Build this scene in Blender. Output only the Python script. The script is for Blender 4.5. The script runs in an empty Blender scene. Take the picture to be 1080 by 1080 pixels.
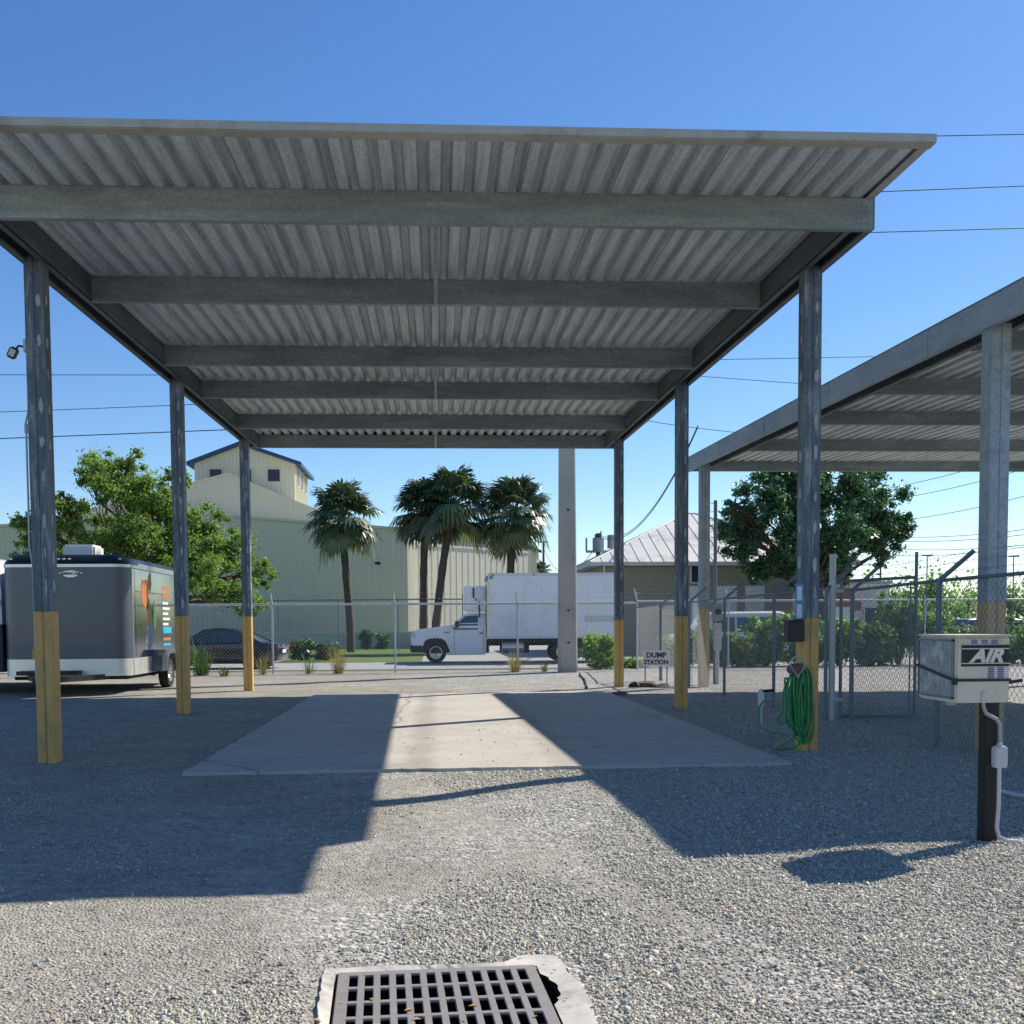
import bpy, bmesh, math, random
import numpy as np
from mathutils import Vector, Matrix
random.seed(7); rng = np.random.default_rng(7)
PI = math.pi
scn = bpy.context.scene
COL = scn.collection

# ---------------------------------------------------------------- camera
Fv = Vector((0.05337665, 0.99718289, -0.05269939)); Rv = Vector((0.99852847, -0.05380624, -0.00676592)); Uv = Vector((0.00958241, 0.0522607, 0.9985875))
FPX, PPX, PPY, EYE = 1102.76, 519.01, 716.99, 1.5
cam_d = bpy.data.cameras.new('camera'); cam = bpy.data.objects.new('camera', cam_d); COL.objects.link(cam)
cam.matrix_world = Matrix(((Rv.x, Uv.x, -Fv.x, 0), (Rv.y, Uv.y, -Fv.y, 0), (Rv.z, Uv.z, -Fv.z, EYE), (0, 0, 0, 1)))
cam_d.sensor_width = 36; cam_d.lens = FPX/1080*36; cam_d.shift_x = (540-PPX)/1080; cam_d.shift_y = (PPY-540)/1080
cam_d.clip_end = 5000; cam_d.clip_start = .05
scn.camera = cam
def ray(u, v): return Fv + Rv*((u-PPX)/FPX) - Uv*((v-PPY)/FPX)
def atY(u, v, Y):
    d = ray(u, v); t = Y/d.y; return Vector((d.x*t, Y, EYE+d.z*t))
def gnd(u, v, z=0):
    d = ray(u, v); t = (z-EYE)/d.z; return Vector((d.x*t, d.y*t, z))

# ---------------------------------------------------------------- materials
def newmat(name):
    m = bpy.data.materials.new(name); m.use_nodes = True
    nt = m.node_tree; b = nt.nodes['Principled BSDF']; return m, nt, b
def N(nt, t, **kw):
    n = nt.nodes.new(t)
    for k, v in kw.items():
        if k in n.inputs.keys(): n.inputs[k].default_value = v
        else: setattr(n, k, v)
    return n
def ramp(nt, fac, stops):
    r = nt.nodes.new('ShaderNodeValToRGB'); e = r.color_ramp.elements
    e[0].position, e[0].color = stops[0][0], (*stops[0][1], 1); e[1].position, e[1].color = stops[-1][0], (*stops[-1][1], 1)
    for p, c in stops[1:-1]:
        q = e.new(p); q.color = (*c, 1)
    nt.links.new(fac, r.inputs[0]); return r
def mapped(nt, scale=(1, 1, 1), coord='Object'):
    tc = N(nt, 'ShaderNodeTexCoord'); mp = N(nt, 'ShaderNodeMapping'); mp.inputs['Scale'].default_value = scale
    nt.links.new(tc.outputs[coord], mp.inputs[0]); return mp
def wpos(nt, scale=(1, 1, 1)):
    g = N(nt, 'ShaderNodeNewGeometry'); mp = N(nt, 'ShaderNodeMapping'); mp.inputs['Scale'].default_value = scale
    nt.links.new(g.outputs['Position'], mp.inputs[0]); return mp
def mixc(nt, fac, a, b, mode='MIX'):
    m = N(nt, 'ShaderNodeMix', data_type='RGBA', blend_type=mode)
    for s, v in ((0, fac), (6, a), (7, b)):
        if hasattr(v, 'links'): nt.links.new(v, m.inputs[s])
        elif isinstance(v, (int, float)): m.inputs[s].default_value = v
        else: m.inputs[s].default_value = (*v, 1)
    return m.outputs[2]
def bump(nt, b, h, strength=.3, dist=.01):
    n = N(nt, 'ShaderNodeBump', Strength=strength, Distance=dist); nt.links.new(h, n.inputs['Height']); nt.links.new(n.outputs[0], b.inputs['Normal']); return n

def plain(name, col, rough=.6, metal=0., var=.12, vs=3., bmp=0., dirt=None, scale=(1, 1, 1)):
    """one colour broken up by two noises, with uneven gloss"""
    m, nt, b = newmat(name); mp = wpos(nt, scale)
    n1 = N(nt, 'ShaderNodeTexNoise', Scale=vs, Detail=8., Roughness=.65); nt.links.new(mp.outputs[0], n1.inputs[0])
    lo = tuple(c*(1-var) for c in col); hi = tuple(min(1, c*(1+var)) for c in col)
    r = ramp(nt, n1.outputs[0], [(.3, lo), (.7, hi)]); c = r.outputs[0]
    if dirt:
        n2 = N(nt, 'ShaderNodeTexNoise', Scale=vs*.4, Detail=10., Roughness=.75); nt.links.new(mp.outputs[0], n2.inputs[0])
        r2 = ramp(nt, n2.outputs[0], [(.52, (0, 0, 0)), (.64, (1, 1, 1))]); c = mixc(nt, r2.outputs[0], c, dirt)
    nt.links.new(c, b.inputs['Base Color'])
    rr = N(nt, 'ShaderNodeMapRange'); rr.inputs[3].default_value = max(.02, rough-.08); rr.inputs[4].default_value = min(1, rough+.1)
    nt.links.new(n1.outputs[0], rr.inputs[0]); nt.links.new(rr.outputs[0], b.inputs['Roughness'])
    b.inputs['Metallic'].default_value = metal
    if bmp: bump(nt, b, n1.outputs[0], bmp, .01)
    return m

def galv(name, base=(.30, .33, .33), patch=(.52, .54, .54), scale=(4, .5, 4), amt=.55, rough=.5, metal=.35, tint=False):
    """weathered galvanised steel: stretched streaks, spangle and white zinc bloom"""
    m, nt, b = newmat(name); mp = wpos(nt, scale)
    n1 = N(nt, 'ShaderNodeTexNoise', Scale=1.4, Detail=10., Roughness=.7, Distortion=.4); nt.links.new(mp.outputs[0], n1.inputs[0])
    g = wpos(nt, (22, 22, 22)); n2 = N(nt, 'ShaderNodeTexNoise', Scale=1., Detail=4., Roughness=.6); nt.links.new(g.outputs[0], n2.inputs[0])
    r = ramp(nt, n1.outputs[0], [(.32, tuple(c*.72 for c in base)), (.5, base), (.72, patch)])
    r2 = ramp(nt, n2.outputs[0], [(.3, (.82, .82, .82)), (.7, (1.12, 1.12, 1.12))])
    c = mixc(nt, 1., r.outputs[0], r2.outputs[0], 'MULTIPLY')
    if tint:
        a = N(nt, 'ShaderNodeAttribute', attribute_name='tint'); c = mixc(nt, 1., c, a.outputs['Color'], 'MULTIPLY')
    nt.links.new(c, b.inputs['Base Color']); b.inputs['Metallic'].default_value = metal
    rr = N(nt, 'ShaderNodeMapRange'); rr.inputs[3].default_value = rough-.12; rr.inputs[4].default_value = rough+.2
    nt.links.new(n1.outputs[0], rr.inputs[0]); nt.links.new(rr.outputs[0], b.inputs['Roughness'])
    bump(nt, b, n2.outputs[0], .08, .01); return m

def gravel_mat(name, coarse=1.):
    m, nt, b = newmat(name); mp = wpos(nt)
    zone = N(nt, 'ShaderNodeTexNoise', Scale=.35, Detail=6., Roughness=.6); nt.links.new(mp.outputs[0], zone.inputs[0])
    sx = N(nt, 'ShaderNodeSeparateXYZ'); nt.links.new(mp.outputs[0], sx.inputs[0])
    mr = N(nt, 'ShaderNodeMapRange'); mr.inputs[1].default_value = -4; mr.inputs[2].default_value = 4; mr.inputs[3].default_value = -.16; mr.inputs[4].default_value = .16
    nt.links.new(sx.outputs[0], mr.inputs[0])
    ad = N(nt, 'ShaderNodeMath', operation='ADD'); nt.links.new(zone.outputs[0], ad.inputs[0]); nt.links.new(mr.outputs[0], ad.inputs[1])
    zr = ramp(nt, ad.outputs[0], [(.42, (0, 0, 0)), (.6, (1, 1, 1))])
    v1 = N(nt, 'ShaderNodeTexVoronoi', Scale=62.); nt.links.new(mp.outputs[0], v1.inputs[0])
    v2 = N(nt, 'ShaderNodeTexVoronoi', Scale=30.); nt.links.new(mp.outputs[0], v2.inputs[0])
    fine = N(nt, 'ShaderNodeTexNoise', Scale=130., Detail=5.); nt.links.new(mp.outputs[0], fine.inputs[0])
    s1 = N(nt, 'ShaderNodeSeparateColor'); nt.links.new(v1.outputs['Color'], s1.inputs[0])
    s2 = N(nt, 'ShaderNodeSeparateColor'); nt.links.new(v2.outputs['Color'], s2.inputs[0])
    stone = ramp(nt, s2.outputs[0], [(.0, (.20, .195, .18)), (.3, (.36, .35, .325)), (.7, (.47, .455, .42)), (1., (.66, .64, .60))])
    stone1 = ramp(nt, s1.outputs[0], [(.0, (.22, .21, .185)), (.4, (.36, .345, .31)), (.8, (.44, .42, .375)), (1., (.58, .555, .50))])
    fines = ramp(nt, fine.outputs[0], [(.3, (.31, .285, .225)), (.7, (.46, .425, .345))])
    left = mixc(nt, .5, stone1.outputs[0], fines.outputs[0])
    c = mixc(nt, zr.outputs[0], left, stone.outputs[0])
    big = N(nt, 'ShaderNodeTexNoise', Scale=1.3, Detail=9., Roughness=.7); nt.links.new(mp.outputs[0], big.inputs[0])
    br = ramp(nt, big.outputs[0], [(.3, (.70, .70, .70)), (.7, (1.06, 1.06, 1.05))])
    c = mixc(nt, 1., c, br.outputs[0], 'MULTIPLY')
    md = N(nt, 'ShaderNodeTexNoise', Scale=9., Detail=10., Roughness=.85); nt.links.new(mp.outputs[0], md.inputs[0])
    mdr = ramp(nt, md.outputs[0], [(.36, (.62, .61, .59)), (.5, (1., 1., 1.)), (.64, (1.28, 1.27, 1.24))])
    c = mixc(nt, 1., c, mdr.outputs[0], 'MULTIPLY'); nt.links.new(c, b.inputs['Base Color'])
    b.inputs['Roughness'].default_value = .95; b.inputs['Specular IOR Level'].default_value = .25
    inv1 = N(nt, 'ShaderNodeMath', operation='MULTIPLY'); inv1.inputs[1].default_value = -.6; nt.links.new(v1.outputs[0], inv1.inputs[0])
    inv2 = N(nt, 'ShaderNodeMath', operation='MULTIPLY'); inv2.inputs[1].default_value = -1.3; nt.links.new(v2.outputs[0], inv2.inputs[0])
    hm = N(nt, 'ShaderNodeMix'); nt.links.new(zr.outputs[0], hm.inputs[0]); nt.links.new(inv1.outputs[0], hm.inputs[2]); nt.links.new(inv2.outputs[0], hm.inputs[3])
    bump(nt, b, hm.outputs[0], 1., .022)
    return m

def tinted(name, base, rough=.8, trans=0., spec=.3):
    """base colour times the per-piece 'tint' attribute (stones, leaves)"""
    m, nt, b = newmat(name)
    a = N(nt, 'ShaderNodeAttribute', attribute_name='tint')
    c = mixc(nt, 1., base, a.outputs['Color'], 'MULTIPLY')
    nt.links.new(c, b.inputs['Base Color']); b.inputs['Roughness'].default_value = rough; b.inputs['Specular IOR Level'].default_value = spec
    if trans:
        t = N(nt, 'ShaderNodeBsdfTranslucent'); c2 = mixc(nt, 1., c, (1.25, 1.6, .8), 'MULTIPLY'); nt.links.new(c2, t.inputs[0])
        mx = N(nt, 'ShaderNodeMixShader'); mx.inputs[0].default_value = trans
        nt.links.new(b.outputs[0], mx.inputs[1]); nt.links.new(t.outputs[0], mx.inputs[2])
        nt.links.new(mx.outputs[0], nt.nodes['Material Output'].inputs[0])
    return m

def concrete(name, base, crack=True):
    m, nt, b = newmat(name); mp = wpos(nt)
    n1 = N(nt, 'ShaderNodeTexNoise', Scale=.8, Detail=10., Roughness=.7); nt.links.new(mp.outputs[0], n1.inputs[0])
    n2 = N(nt, 'ShaderNodeTexNoise', Scale=60., Detail=4.); nt.links.new(mp.outputs[0], n2.inputs[0])
    r = ramp(nt, n1.outputs[0], [(.28, tuple(c*.62 for c in base)), (.42, tuple(c*.9 for c in base)), (.56, base), (.75, tuple(c*1.15 for c in base))])
    r2 = ramp(nt, n2.outputs[0], [(.3, (.88, .88, .88)), (.7, (1.06, 1.06, 1.06))])
    c = mixc(nt, 1., r.outputs[0], r2.outputs[0], 'MULTIPLY')
    if crack:
        sxy = N(nt, 'ShaderNodeSeparateXYZ'); nt.links.new(mp.outputs[0], sxy.inputs[0])
        wn = N(nt, 'ShaderNodeTexNoise', Scale=.9, Detail=8., Roughness=.7); nt.links.new(mp.outputs[0], wn.inputs[0])
        ax_ = N(nt, 'ShaderNodeMath', operation='MULTIPLY_ADD'); ax_.inputs[1].default_value = .5; nt.links.new(wn.outputs[0], ax_.inputs[0]); nt.links.new(sxy.outputs[0], ax_.inputs[2])
        of = N(nt, 'ShaderNodeMath', operation='SUBTRACT'); of.inputs[1].default_value = .85; nt.links.new(ax_.outputs[0], of.inputs[0])
        ab = N(nt, 'ShaderNodeMath', operation='ABSOLUTE'); nt.links.new(of.outputs[0], ab.inputs[0])
        trk = ramp(nt, ab.outputs[0], [(.55, (1, 1, 1)), (.72, (.80, .79, .78)), (.86, (.80, .79, .78)), (1., (1, 1, 1))])
        sp_ = N(nt, 'ShaderNodeTexNoise', Scale=3.1, Detail=6., Roughness=.6); nt.links.new(mp.outputs[0], sp_.inputs[0])
        spr = ramp(nt, sp_.outputs[0], [(.62, (1, 1, 1)), (.74, (.62, .60, .58))])
        c = mixc(nt, 1., c, trk.outputs[0], 'MULTIPLY'); c = mixc(nt, 1., c, spr.outputs[0], 'MULTIPLY')
        w = N(nt, 'ShaderNodeTexNoise', Scale=1.2, Detail=5.); nt.links.new(mp.outputs[0], w.inputs[0])
        wc = mixc(nt, .22, mp.outputs[0], w.outputs['Color'])
        v = N(nt, 'ShaderNodeTexVoronoi', Scale=.14, feature='DISTANCE_TO_EDGE'); nt.links.new(wc, v.inputs[0])
        cr = ramp(nt, v.outputs['Distance'], [(.0, (.55, .55, .55)), (.0012, (1, 1, 1))])
        c = mixc(nt, 1., c, cr.outputs[0], 'MULTIPLY')
    nt.links.new(c, b.inputs['Base Color']); b.inputs['Roughness'].default_value = .85
    bump(nt, b, n2.outputs[0], .25, .004); return m

def glass(name, col=(.03, .04, .05), rough=.06):
    m, nt, b = newmat(name); b.inputs['Base Color'].default_value = (*col, 1); b.inputs['Roughness'].default_value = rough
    b.inputs['Specular IOR Level'].default_value = .8; b.inputs['Coat Weight'].default_value = .5; return m
def paint(name, col, rough=.25, metal=0., coat=.6, var=.04, dirt=None):
    m = plain(name, col, rough, metal, var, 1.5, 0, dirt); m.node_tree.nodes['Principled BSDF'].inputs['Coat Weight'].default_value = coat
    m.node_tree.nodes['Principled BSDF'].inputs['Coat Roughness'].default_value = .08; return m

M = {}
M['gravel'] = gravel_mat('gravel')
M['stone'] = tinted('loose stone', (.51, .485, .41), .95, 0, .10)
M['slab'] = concrete('slab concrete', (.49, .455, .40))
M['collar'] = plain('collar concrete', (.52, .49, .43), .95, 0, .22, 7, .6, (.30, .28, .24))
M['polecon'] = concrete('pole concrete', (.46, .44, .39), False)
M['sheet'] = galv('roof sheet steel', (.58, .64, .67), (.80, .85, .86), (12, .5, 2), metal=.1, tint=True)
M['purlin'] = galv('purlin steel', (.245, .29, .30), (.37, .42, .43), (.5, 3, 3), metal=.15)
M['rafter'] = galv('shade-dark rafter steel', (.10, .125, .135), (.20, .23, .24), (3, .5, 3), metal=.2)  # darker than the purlins: shade on the inner webs is put into the colour
M['post'] = galv('post steel', (.12, .15, .185), (.42, .45, .48), (9, 9, 1.2), metal=.2)
M['trim'] = plain('edge trim', (.43, .43, .38), .5, .1, .12, 4, 0, (.30, .27, .21))
M['postpatch'] = plain('zinc touch up', (.42, .44, .46), .7, .1, .15, 12)
M['yellow'] = plain('yellow post paint', (.67, .395, .125), .6, 0, .12, 7, .1, (.46, .30, .13), (3, 3, .6))
M['tan'] = plain('faded tan post paint', (.60, .41, .22), .6, 0, .07, 5, .05, (.50, .35, .19), (3, 3, .6))
M['fascia'] = galv('fascia steel', (.33, .40, .45), (.45, .50, .53), (2, .6, 2), metal=.2)
M['fence'] = plain('fence pipe zinc', (.50, .52, .53), .5, .3, .12, 6)
M['fencedark'] = plain('old fence pipe', (.17, .21, .25), .55, .35, .15, 6)
M['wire'] = plain('fence wire', (.46, .48, .48), .5, .3, .1, 6)
M['wiredark'] = plain('weathered wire', (.20, .23, .26), .55, .4, .1, 6)
M['black'] = plain('black plastic', (.012, .012, .014), .45, 0, .2, 6)
M['cable'] = plain('cable rubber', (.02, .022, .03), .6)
M['dark'] = plain('dark chassis', (.02, .02, .02), .8)
M['rubber'] = plain('tyre rubber', (.02, .02, .021), .85, 0, .2, 10)
M['alu'] = plain('bright aluminium', (.62, .62, .60), .28, .85, .06, 20)
M['treadplate'] = plain('diamond plate', (.80, .77, .70), .3, .6, .12, 50, .5)
M['grey_paint'] = paint('grey trailer skin', (.085, .105, .135), .35, .1, .35)
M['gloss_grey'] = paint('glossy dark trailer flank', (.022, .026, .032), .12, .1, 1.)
M['black_paint'] = paint('black trailer nose', (.008, .008, .010), .35, 0, .15)
M['white_paint'] = paint('white vehicle paint', (.84, .85, .88), .35, dirt=(.72, .73, .74))
M['lilac'] = paint('faded trailer skin', (.62, .56, .62), .5)
M['tarp'] = plain('dark tarp', (.035, .035, .055), .7, 0, .3, 4, .3)
M['white'] = plain('white plastic', (.72, .72, .70), .5, 0, .05, 5)
M['sedan'] = paint('black car paint', (.008, .009, .014), .15)
M['silver'] = paint('silver car paint', (.45, .47, .49), .25, .5)
M['whitecar'] = paint('white car paint', (.75, .76, .77), .25)
M['redcar'] = paint('dark red car paint', (.10, .015, .015), .25)
M['glass'] = glass('vehicle glass'); M['winglass'] = plain('window glass', (.012, .02, .055), .35)
M['tail'] = plain('tail lamp', (.35, .02, .02), .2); M['lamp'] = plain('clear lamp', (.6, .62, .64), .15)
M['cream'] = plain('cream ribbed steel wall', (.64, .60, .45), .6, .0, .04, .3)
M['creamlight'] = plain('light cream trim', (.62, .60, .48), .6, 0, .04, .3)
M['ribwall'] = M['cream']
M['blueroof'] = plain('blue metal roof', (.02, .065, .15), .45, .3, .08, 1)
M['metalroof'] = plain('pale metal roof', (.62, .61, .57), .6, .05, .05, 1.2, 0, (.42, .40, .35))
M['khaki'] = plain('khaki stucco wall', (.30, .28, .20), .9, 0, .06, 1)
M['lowwall'] = plain('painted block wall', (.42, .46, .48), .85, 0, .08, 1)
M['brick'] = plain('brick panel', (.30, .15, .10), .9, 0, .2, 4)
M['road'] = plain('road surface', (.34, .335, .325), .9, 0, .08, 1.5, .05, (.27, .27, .26))
M['asphalt'] = plain('lot asphalt', (.13, .13, .13), .9, 0, .15, 1.2)
M['earth'] = plain('rough ground', (.16, .15, .09), .95, 0, .25, .15, 0, (.08, .12, .03))
M['lawn'] = plain('mown grass', (.085, .155, .025), .95, 0, .35, 1.5, .6, (.14, .17, .05))
M['bark'] = plain('bark', (.11, .085, .06), .95, 0, .3, 8, .8)
M['palmbark'] = plain('palm bark', (.105, .080, .062), .95, 0, .35, 5, .8, None, (1, 1, 4))
M['leaf_sun'] = tinted('light green leaf', (.19, .255, .075), .6, .5)
M['leaf_dark'] = tinted('deep green leaf', (.075, .15, .07), .4, .3, .5)
M['leaf_bush'] = tinted('bush leaf', (.18, .25, .075), .5, .45)
M['frond'] = tinted('palm frond', (.095, .14, .075), .36, .14, .6)
M['dry'] = tinted('dry grass blade', (.42, .33, .16), .9, .2)
M['reed'] = tinted('green blade', (.13, .20, .07), .7, .25)
M['hose'] = plain('green hose', (.012, .27, .075), .35, 0, .1, 8)
M['air_white'] = plain('aged white enamel', (.60, .57, .47), .45, 0, .06, 4, 0, (.45, .40, .28))
M['scratched'] = plain('scratched steel plate', (.30, .34, .35), .5, .4, .4, 14, .1, (.58, .60, .60))
M['conduit'] = plain('pvc conduit', (.52, .54, .56), .45)
M['ink'] = plain('black lettering', (.012, .012, .012), .5); M['navy'] = plain('navy lettering', (.03, .03, .13), .6)
M['bluebar'] = plain('blue bar print', (.12, .13, .30), .5); M['letter_white'] = plain('cream lettering', (.66, .63, .55), .5)
M['notice'] = plain('notice blue', (.10, .28, .50), .6); M['paper'] = plain('paper', (.72, .74, .76), .8)
M['orange'] = plain('orange print', (.50, .16, .04), .5); M['cyan'] = plain('cyan print', (.03, .42, .62), .5)
M['pgreen'] = plain('green print', (.06, .20, .07), .5); M['pyellow'] = plain('yellow print', (.38, .20, .05), .5)
M['pblue'] = plain('pale blue print', (.16, .22, .30), .5)
M['iron'] = plain('grate iron', (.24, .22, .21), .65, .1, .12, 30, .2, (.24, .21, .19))
M['pit'] = plain('shade-dark pit wall', (.012, .011, .010), .95)  # near-black colour stands in for the shade below the grate slots
M['rockbrown'] = plain('brown rock', (.16, .11, .08), .95, 0, .3, 14, .6)
M['wood'] = plain('black timber', (.018, .018, .018), .7, 0, .4, 12)
M['polewood'] = plain('pole timber', (.10, .085, .075), .9, 0, .2, 4)
M['transformer'] = plain('transformer grey', (.28, .33, .38), .5, .2)

# ---------------------------------------------------------------- mesh helpers
class MB:
    def __init__(s): s.v = []; s.f = []; s.m = []; s.t = []
    def add(s, vs, fs, mi=0, tint=None):
        o = len(s.v); s.v.extend([tuple(p) for p in vs]); s.f.extend([tuple(i+o for i in f) for f in fs]); s.m.extend([mi]*len(fs))
        if tint is not None: s.t.extend([tint]*len(vs))
        return s
    def box(s, x0, x1, y0, y1, z0, z1, mi=0, tint=None):
        vs = [(x0, y0, z0), (x1, y0, z0), (x1, y1, z0), (x0, y1, z0), (x0, y0, z1), (x1, y0, z1), (x1, y1, z1), (x0, y1, z1)]
        return s.add(vs, [(3, 2, 1, 0), (4, 5, 6, 7), (0, 1, 5, 4), (1, 2, 6, 5), (2, 3, 7, 6), (3, 0, 4, 7)], mi, tint)
    def prism(s, poly, a, b, mi=0):
        """poly: list of 3-D points at start; swept by vector from a to b (both 3-D offsets)"""
        n = len(poly); a = Vector(a); b = Vector(b)
        vs = [Vector(p)+a for p in poly]+[Vector(p)+b for p in poly]
        fs = [tuple(range(n))[::-1], tuple(range(n, 2*n))]+[(i, (i+1) % n, n+(i+1) % n, n+i) for i in range(n)]
        return s.add(vs, fs, mi)
    def tube(s, pts, r, k=6, mi=0, tint=None, cap=True):
        pts = [Vector(p) for p in pts]; n = len(pts)
        rs = r if isinstance(r, (list, tuple)) else [r]*n
        vs = []; ref = None
        for i, p in enumerate(pts):
            d = (pts[min(i+1, n-1)]-pts[max(i-1, 0)]).normalized()
            if ref is None: ref = Vector((0, 0, 1)) if abs(d.z) < .9 else Vector((1, 0, 0))
            a = (ref-d*ref.dot(d)).normalized(); ref = a; b = d.cross(a)
            for j in range(k):
                t = 2*PI*j/k; vs.append(p+(a*math.cos(t)+b*math.sin(t))*rs[i])
        fs = [(i*k+j, i*k+(j+1) % k, (i+1)*k+(j+1) % k, (i+1)*k+j) for i in range(n-1) for j in range(k)]
        if cap: fs += [tuple(range(k))[::-1], tuple(range((n-1)*k, n*k))]
        return s.add(vs, fs, mi, tint)
    def loft(s, rings, mi=0, cap=True):
        n = len(rings); k = len(rings[0]); vs = [p for r in rings for p in r]
        fs = [(i*k+j, i*k+(j+1) % k, (i+1)*k+(j+1) % k, (i+1)*k+j) for i in range(n-1) for j in range(k)]
        if cap: fs += [tuple(range(k))[::-1], tuple(range((n-1)*k, n*k))]
        return s.add(vs, fs, mi)
    def build(s, name, mats, parent=None, smooth=False, bevel=0, loc=None):
        me = bpy.data.meshes.new(name); me.from_pydata(s.v, [], s.f)
        for m in (mats if isinstance(mats, (list, tuple)) else [mats]): me.materials.append(m)
        if len(set(s.m)) > 1 or (s.m and s.m[0]): me.polygons.foreach_set('material_index', s.m)
        if s.t:
            a = me.color_attributes.new('tint', 'FLOAT_COLOR', 'POINT')
            a.data.foreach_set('color', np.array([(*t, 1) for t in s.t], np.float32).ravel())
        bm = bmesh.new(); bm.from_mesh(me)
        if bevel: bmesh.ops.bevel(bm, geom=[e for e in bm.edges if len(e.link_faces) == 2 and e.calc_face_angle(0) > .5], offset=bevel, segments=2, affect='EDGES')
        bmesh.ops.recalc_face_normals(bm, faces=bm.faces); bm.to_mesh(me); bm.free()
        if smooth:
            me.polygons.foreach_set('use_smooth', [True]*len(me.polygons)); me.set_sharp_from_angle(angle=.7)
        me.update()
        o = bpy.data.objects.new(name, me); COL.objects.link(o)
        if loc is not None: o.location = loc
        if parent: o.parent = parent
        return o
def tag(o, label=None, cat=None, group=None, kind=None):
    for k, v in (('label', label), ('category', cat), ('group', group), ('kind', kind)):
        if v: o[k] = v
    return o
def thing(name, label, cat, loc=(0, 0, 0), rz=0, group=None):
    o = bpy.data.objects.new(name, None); COL.objects.link(o); o.location = loc; o.rotation_euler = (0, 0, rz); o.empty_display_size = .2
    return tag(o, label, cat, group)
def dup(o, parent=None):
    c = o.copy(); COL.objects.link(c)
    if parent: c.parent = parent
    for ch in list(o.children): dup(ch, c)
    return c
def smooth(p, n=6):
    p = [Vector(q) for q in p]; p = [p[0]*2-p[1]]+p+[p[-1]*2-p[-2]]; out = []
    for i in range(1, len(p)-2):
        for k in range(n):
            t = k/n; a, b, c, d = p[i-1:i+3]; out.append(.5*((2*b)+(c-a)*t+(2*a-5*b+4*c-d)*t*t+(3*b-a-3*c+d)*t**3))
    return out+[p[-2]]
def cyl(mb, c, r, axis, h, k=20, mi=0):
    c = Vector(c); a = Vector(axis).normalized(); return mb.tube([c-a*h/2, c+a*h/2], r, k, mi)
def text_mesh(name, body, size, mat, parent, loc, rot, shear=0, offset=0, extrude=.002, align='CENTER', sx=1.):
    cu = bpy.data.curves.new(name, 'FONT'); cu.body = body; cu.size = size; cu.shear = shear; cu.offset = offset; cu.extrude = extrude
    cu.align_x = align; cu.align_y = 'CENTER'; cu.resolution_u = 3
    t = bpy.data.objects.new('tmp_text', cu); COL.objects.link(t)
    dg = bpy.context.evaluated_depsgraph_get(); dg.update(); me = bpy.data.meshes.new_from_object(t.evaluated_get(dg)); bpy.data.objects.remove(t)
    for v in me.vertices: v.co.x *= sx
    me.materials.clear(); me.materials.append(mat)
    o = bpy.data.objects.new(name, me); COL.objects.link(o); o.parent = parent; o.location = loc; o.rotation_euler = rot; return o
FACE = (PI/2, 0, 0)      # text standing up, read from -y

# ---------------------------------------------------------------- terrain
def und(x, y):
    near = np.exp(-((np.abs(x)/14)**4))*np.exp(-(((y-12)/18)**6))
    h = .009*np.sin(x*.9+1.3*np.sin(y*.5))*np.cos(y*.7+.4) + .006*np.sin(x*2.7+y*1.9)+.005*np.sin(x*6.1-y*4.3)
    k = np.clip(np.hypot(x, y-4)/1.6-.55, 0, 1)
    s = np.clip(np.maximum(np.abs(x-.58)-3.2, np.abs(y-16.6)-6.0)/.6, 0, 1)        # level where the slab lies
    return h*near*k*s
def make_gravel():
    xs = sorted(set(np.round(np.concatenate([np.arange(-12, 12.01, .12), np.arange(-60, -12, 2), np.arange(12.5, 60, 2), [-.44, .56]]), 3)))
    ys = sorted(set(np.round(np.concatenate([np.arange(-12, 2, 1), np.arange(2, 30, .12), np.arange(30, 34.9, .35), [3.41, 4.47]]), 3)))
    X, Y = np.meshgrid(xs, ys); Z = und(X, Y)
    nx, ny = len(xs), len(ys); v = np.stack([X.ravel(), Y.ravel(), Z.ravel()], 1)
    f = []
    for j in range(ny-1):
        for i in range(nx-1):
            cx, cy = (xs[i]+xs[i+1])/2, (ys[j]+ys[j+1])/2
            if -.44 < cx < .56 and 3.41 < cy < 4.47: continue
            a = j*nx+i; f.append((a, a+1, a+nx+1, a+nx))
    me = bpy.data.meshes.new('gravel_yard'); me.from_pydata(v.tolist(), [], f); me.materials.append(M['gravel'])
    o = bpy.data.objects.new('gravel_yard', me); COL.objects.link(o); tag(o, kind='structure')
make_gravel()
def ring_sheet(name, x0, x1, y0, y1, z, mat, sub=1):
    tag(MB().box(x0, x1, y0, y1, z-.25, z).build(name, mat), kind='structure')
MB_g = MB().add([(-1500, -60, -.30), (1500, -60, -.30), (1500, 34.6, -.30), (-1500, 34.6, -.30), (1500, 34.6, -.03), (-1500, 34.6, -.03), (1500, 2500, -.03), (-1500, 2500, -.03)], [(0, 1, 2, 3), (3, 2, 4, 5), (5, 4, 6, 7)])
tag(MB_g.build('ground', M['earth']), kind='structure')
tag(MB().add([(-90, 35.2, -.012), (90, 36.8, -.012), (90, 43.8, -.012), (-90, 42.2, -.012)], [(0, 1, 2, 3)]).build('road', M['road']), kind='structure')
tag(MB().add([(-40, 43.4, -.018), (-.6, 43.8, -.018), (-.6, 71, -.018), (-40, 71, -.018)], [(0, 1, 2, 3)]).build('lawn', M['lawn']), kind='structure')
tag(MB().add([(10, 46, -.016), (90, 46, -.016), (90, 130, -.016), (10, 130, -.016)], [(0, 1, 2, 3)]).build('parking_lot', M['asphalt']), kind='structure')

tag(MB().add([(-.6, 43.75, -.016), (9.9, 44.2, -.016), (9.9, 100, -.016), (-.6, 100, -.016)], [(0, 1, 2, 3)]).build('driveway', M['road']), kind='structure')
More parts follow.
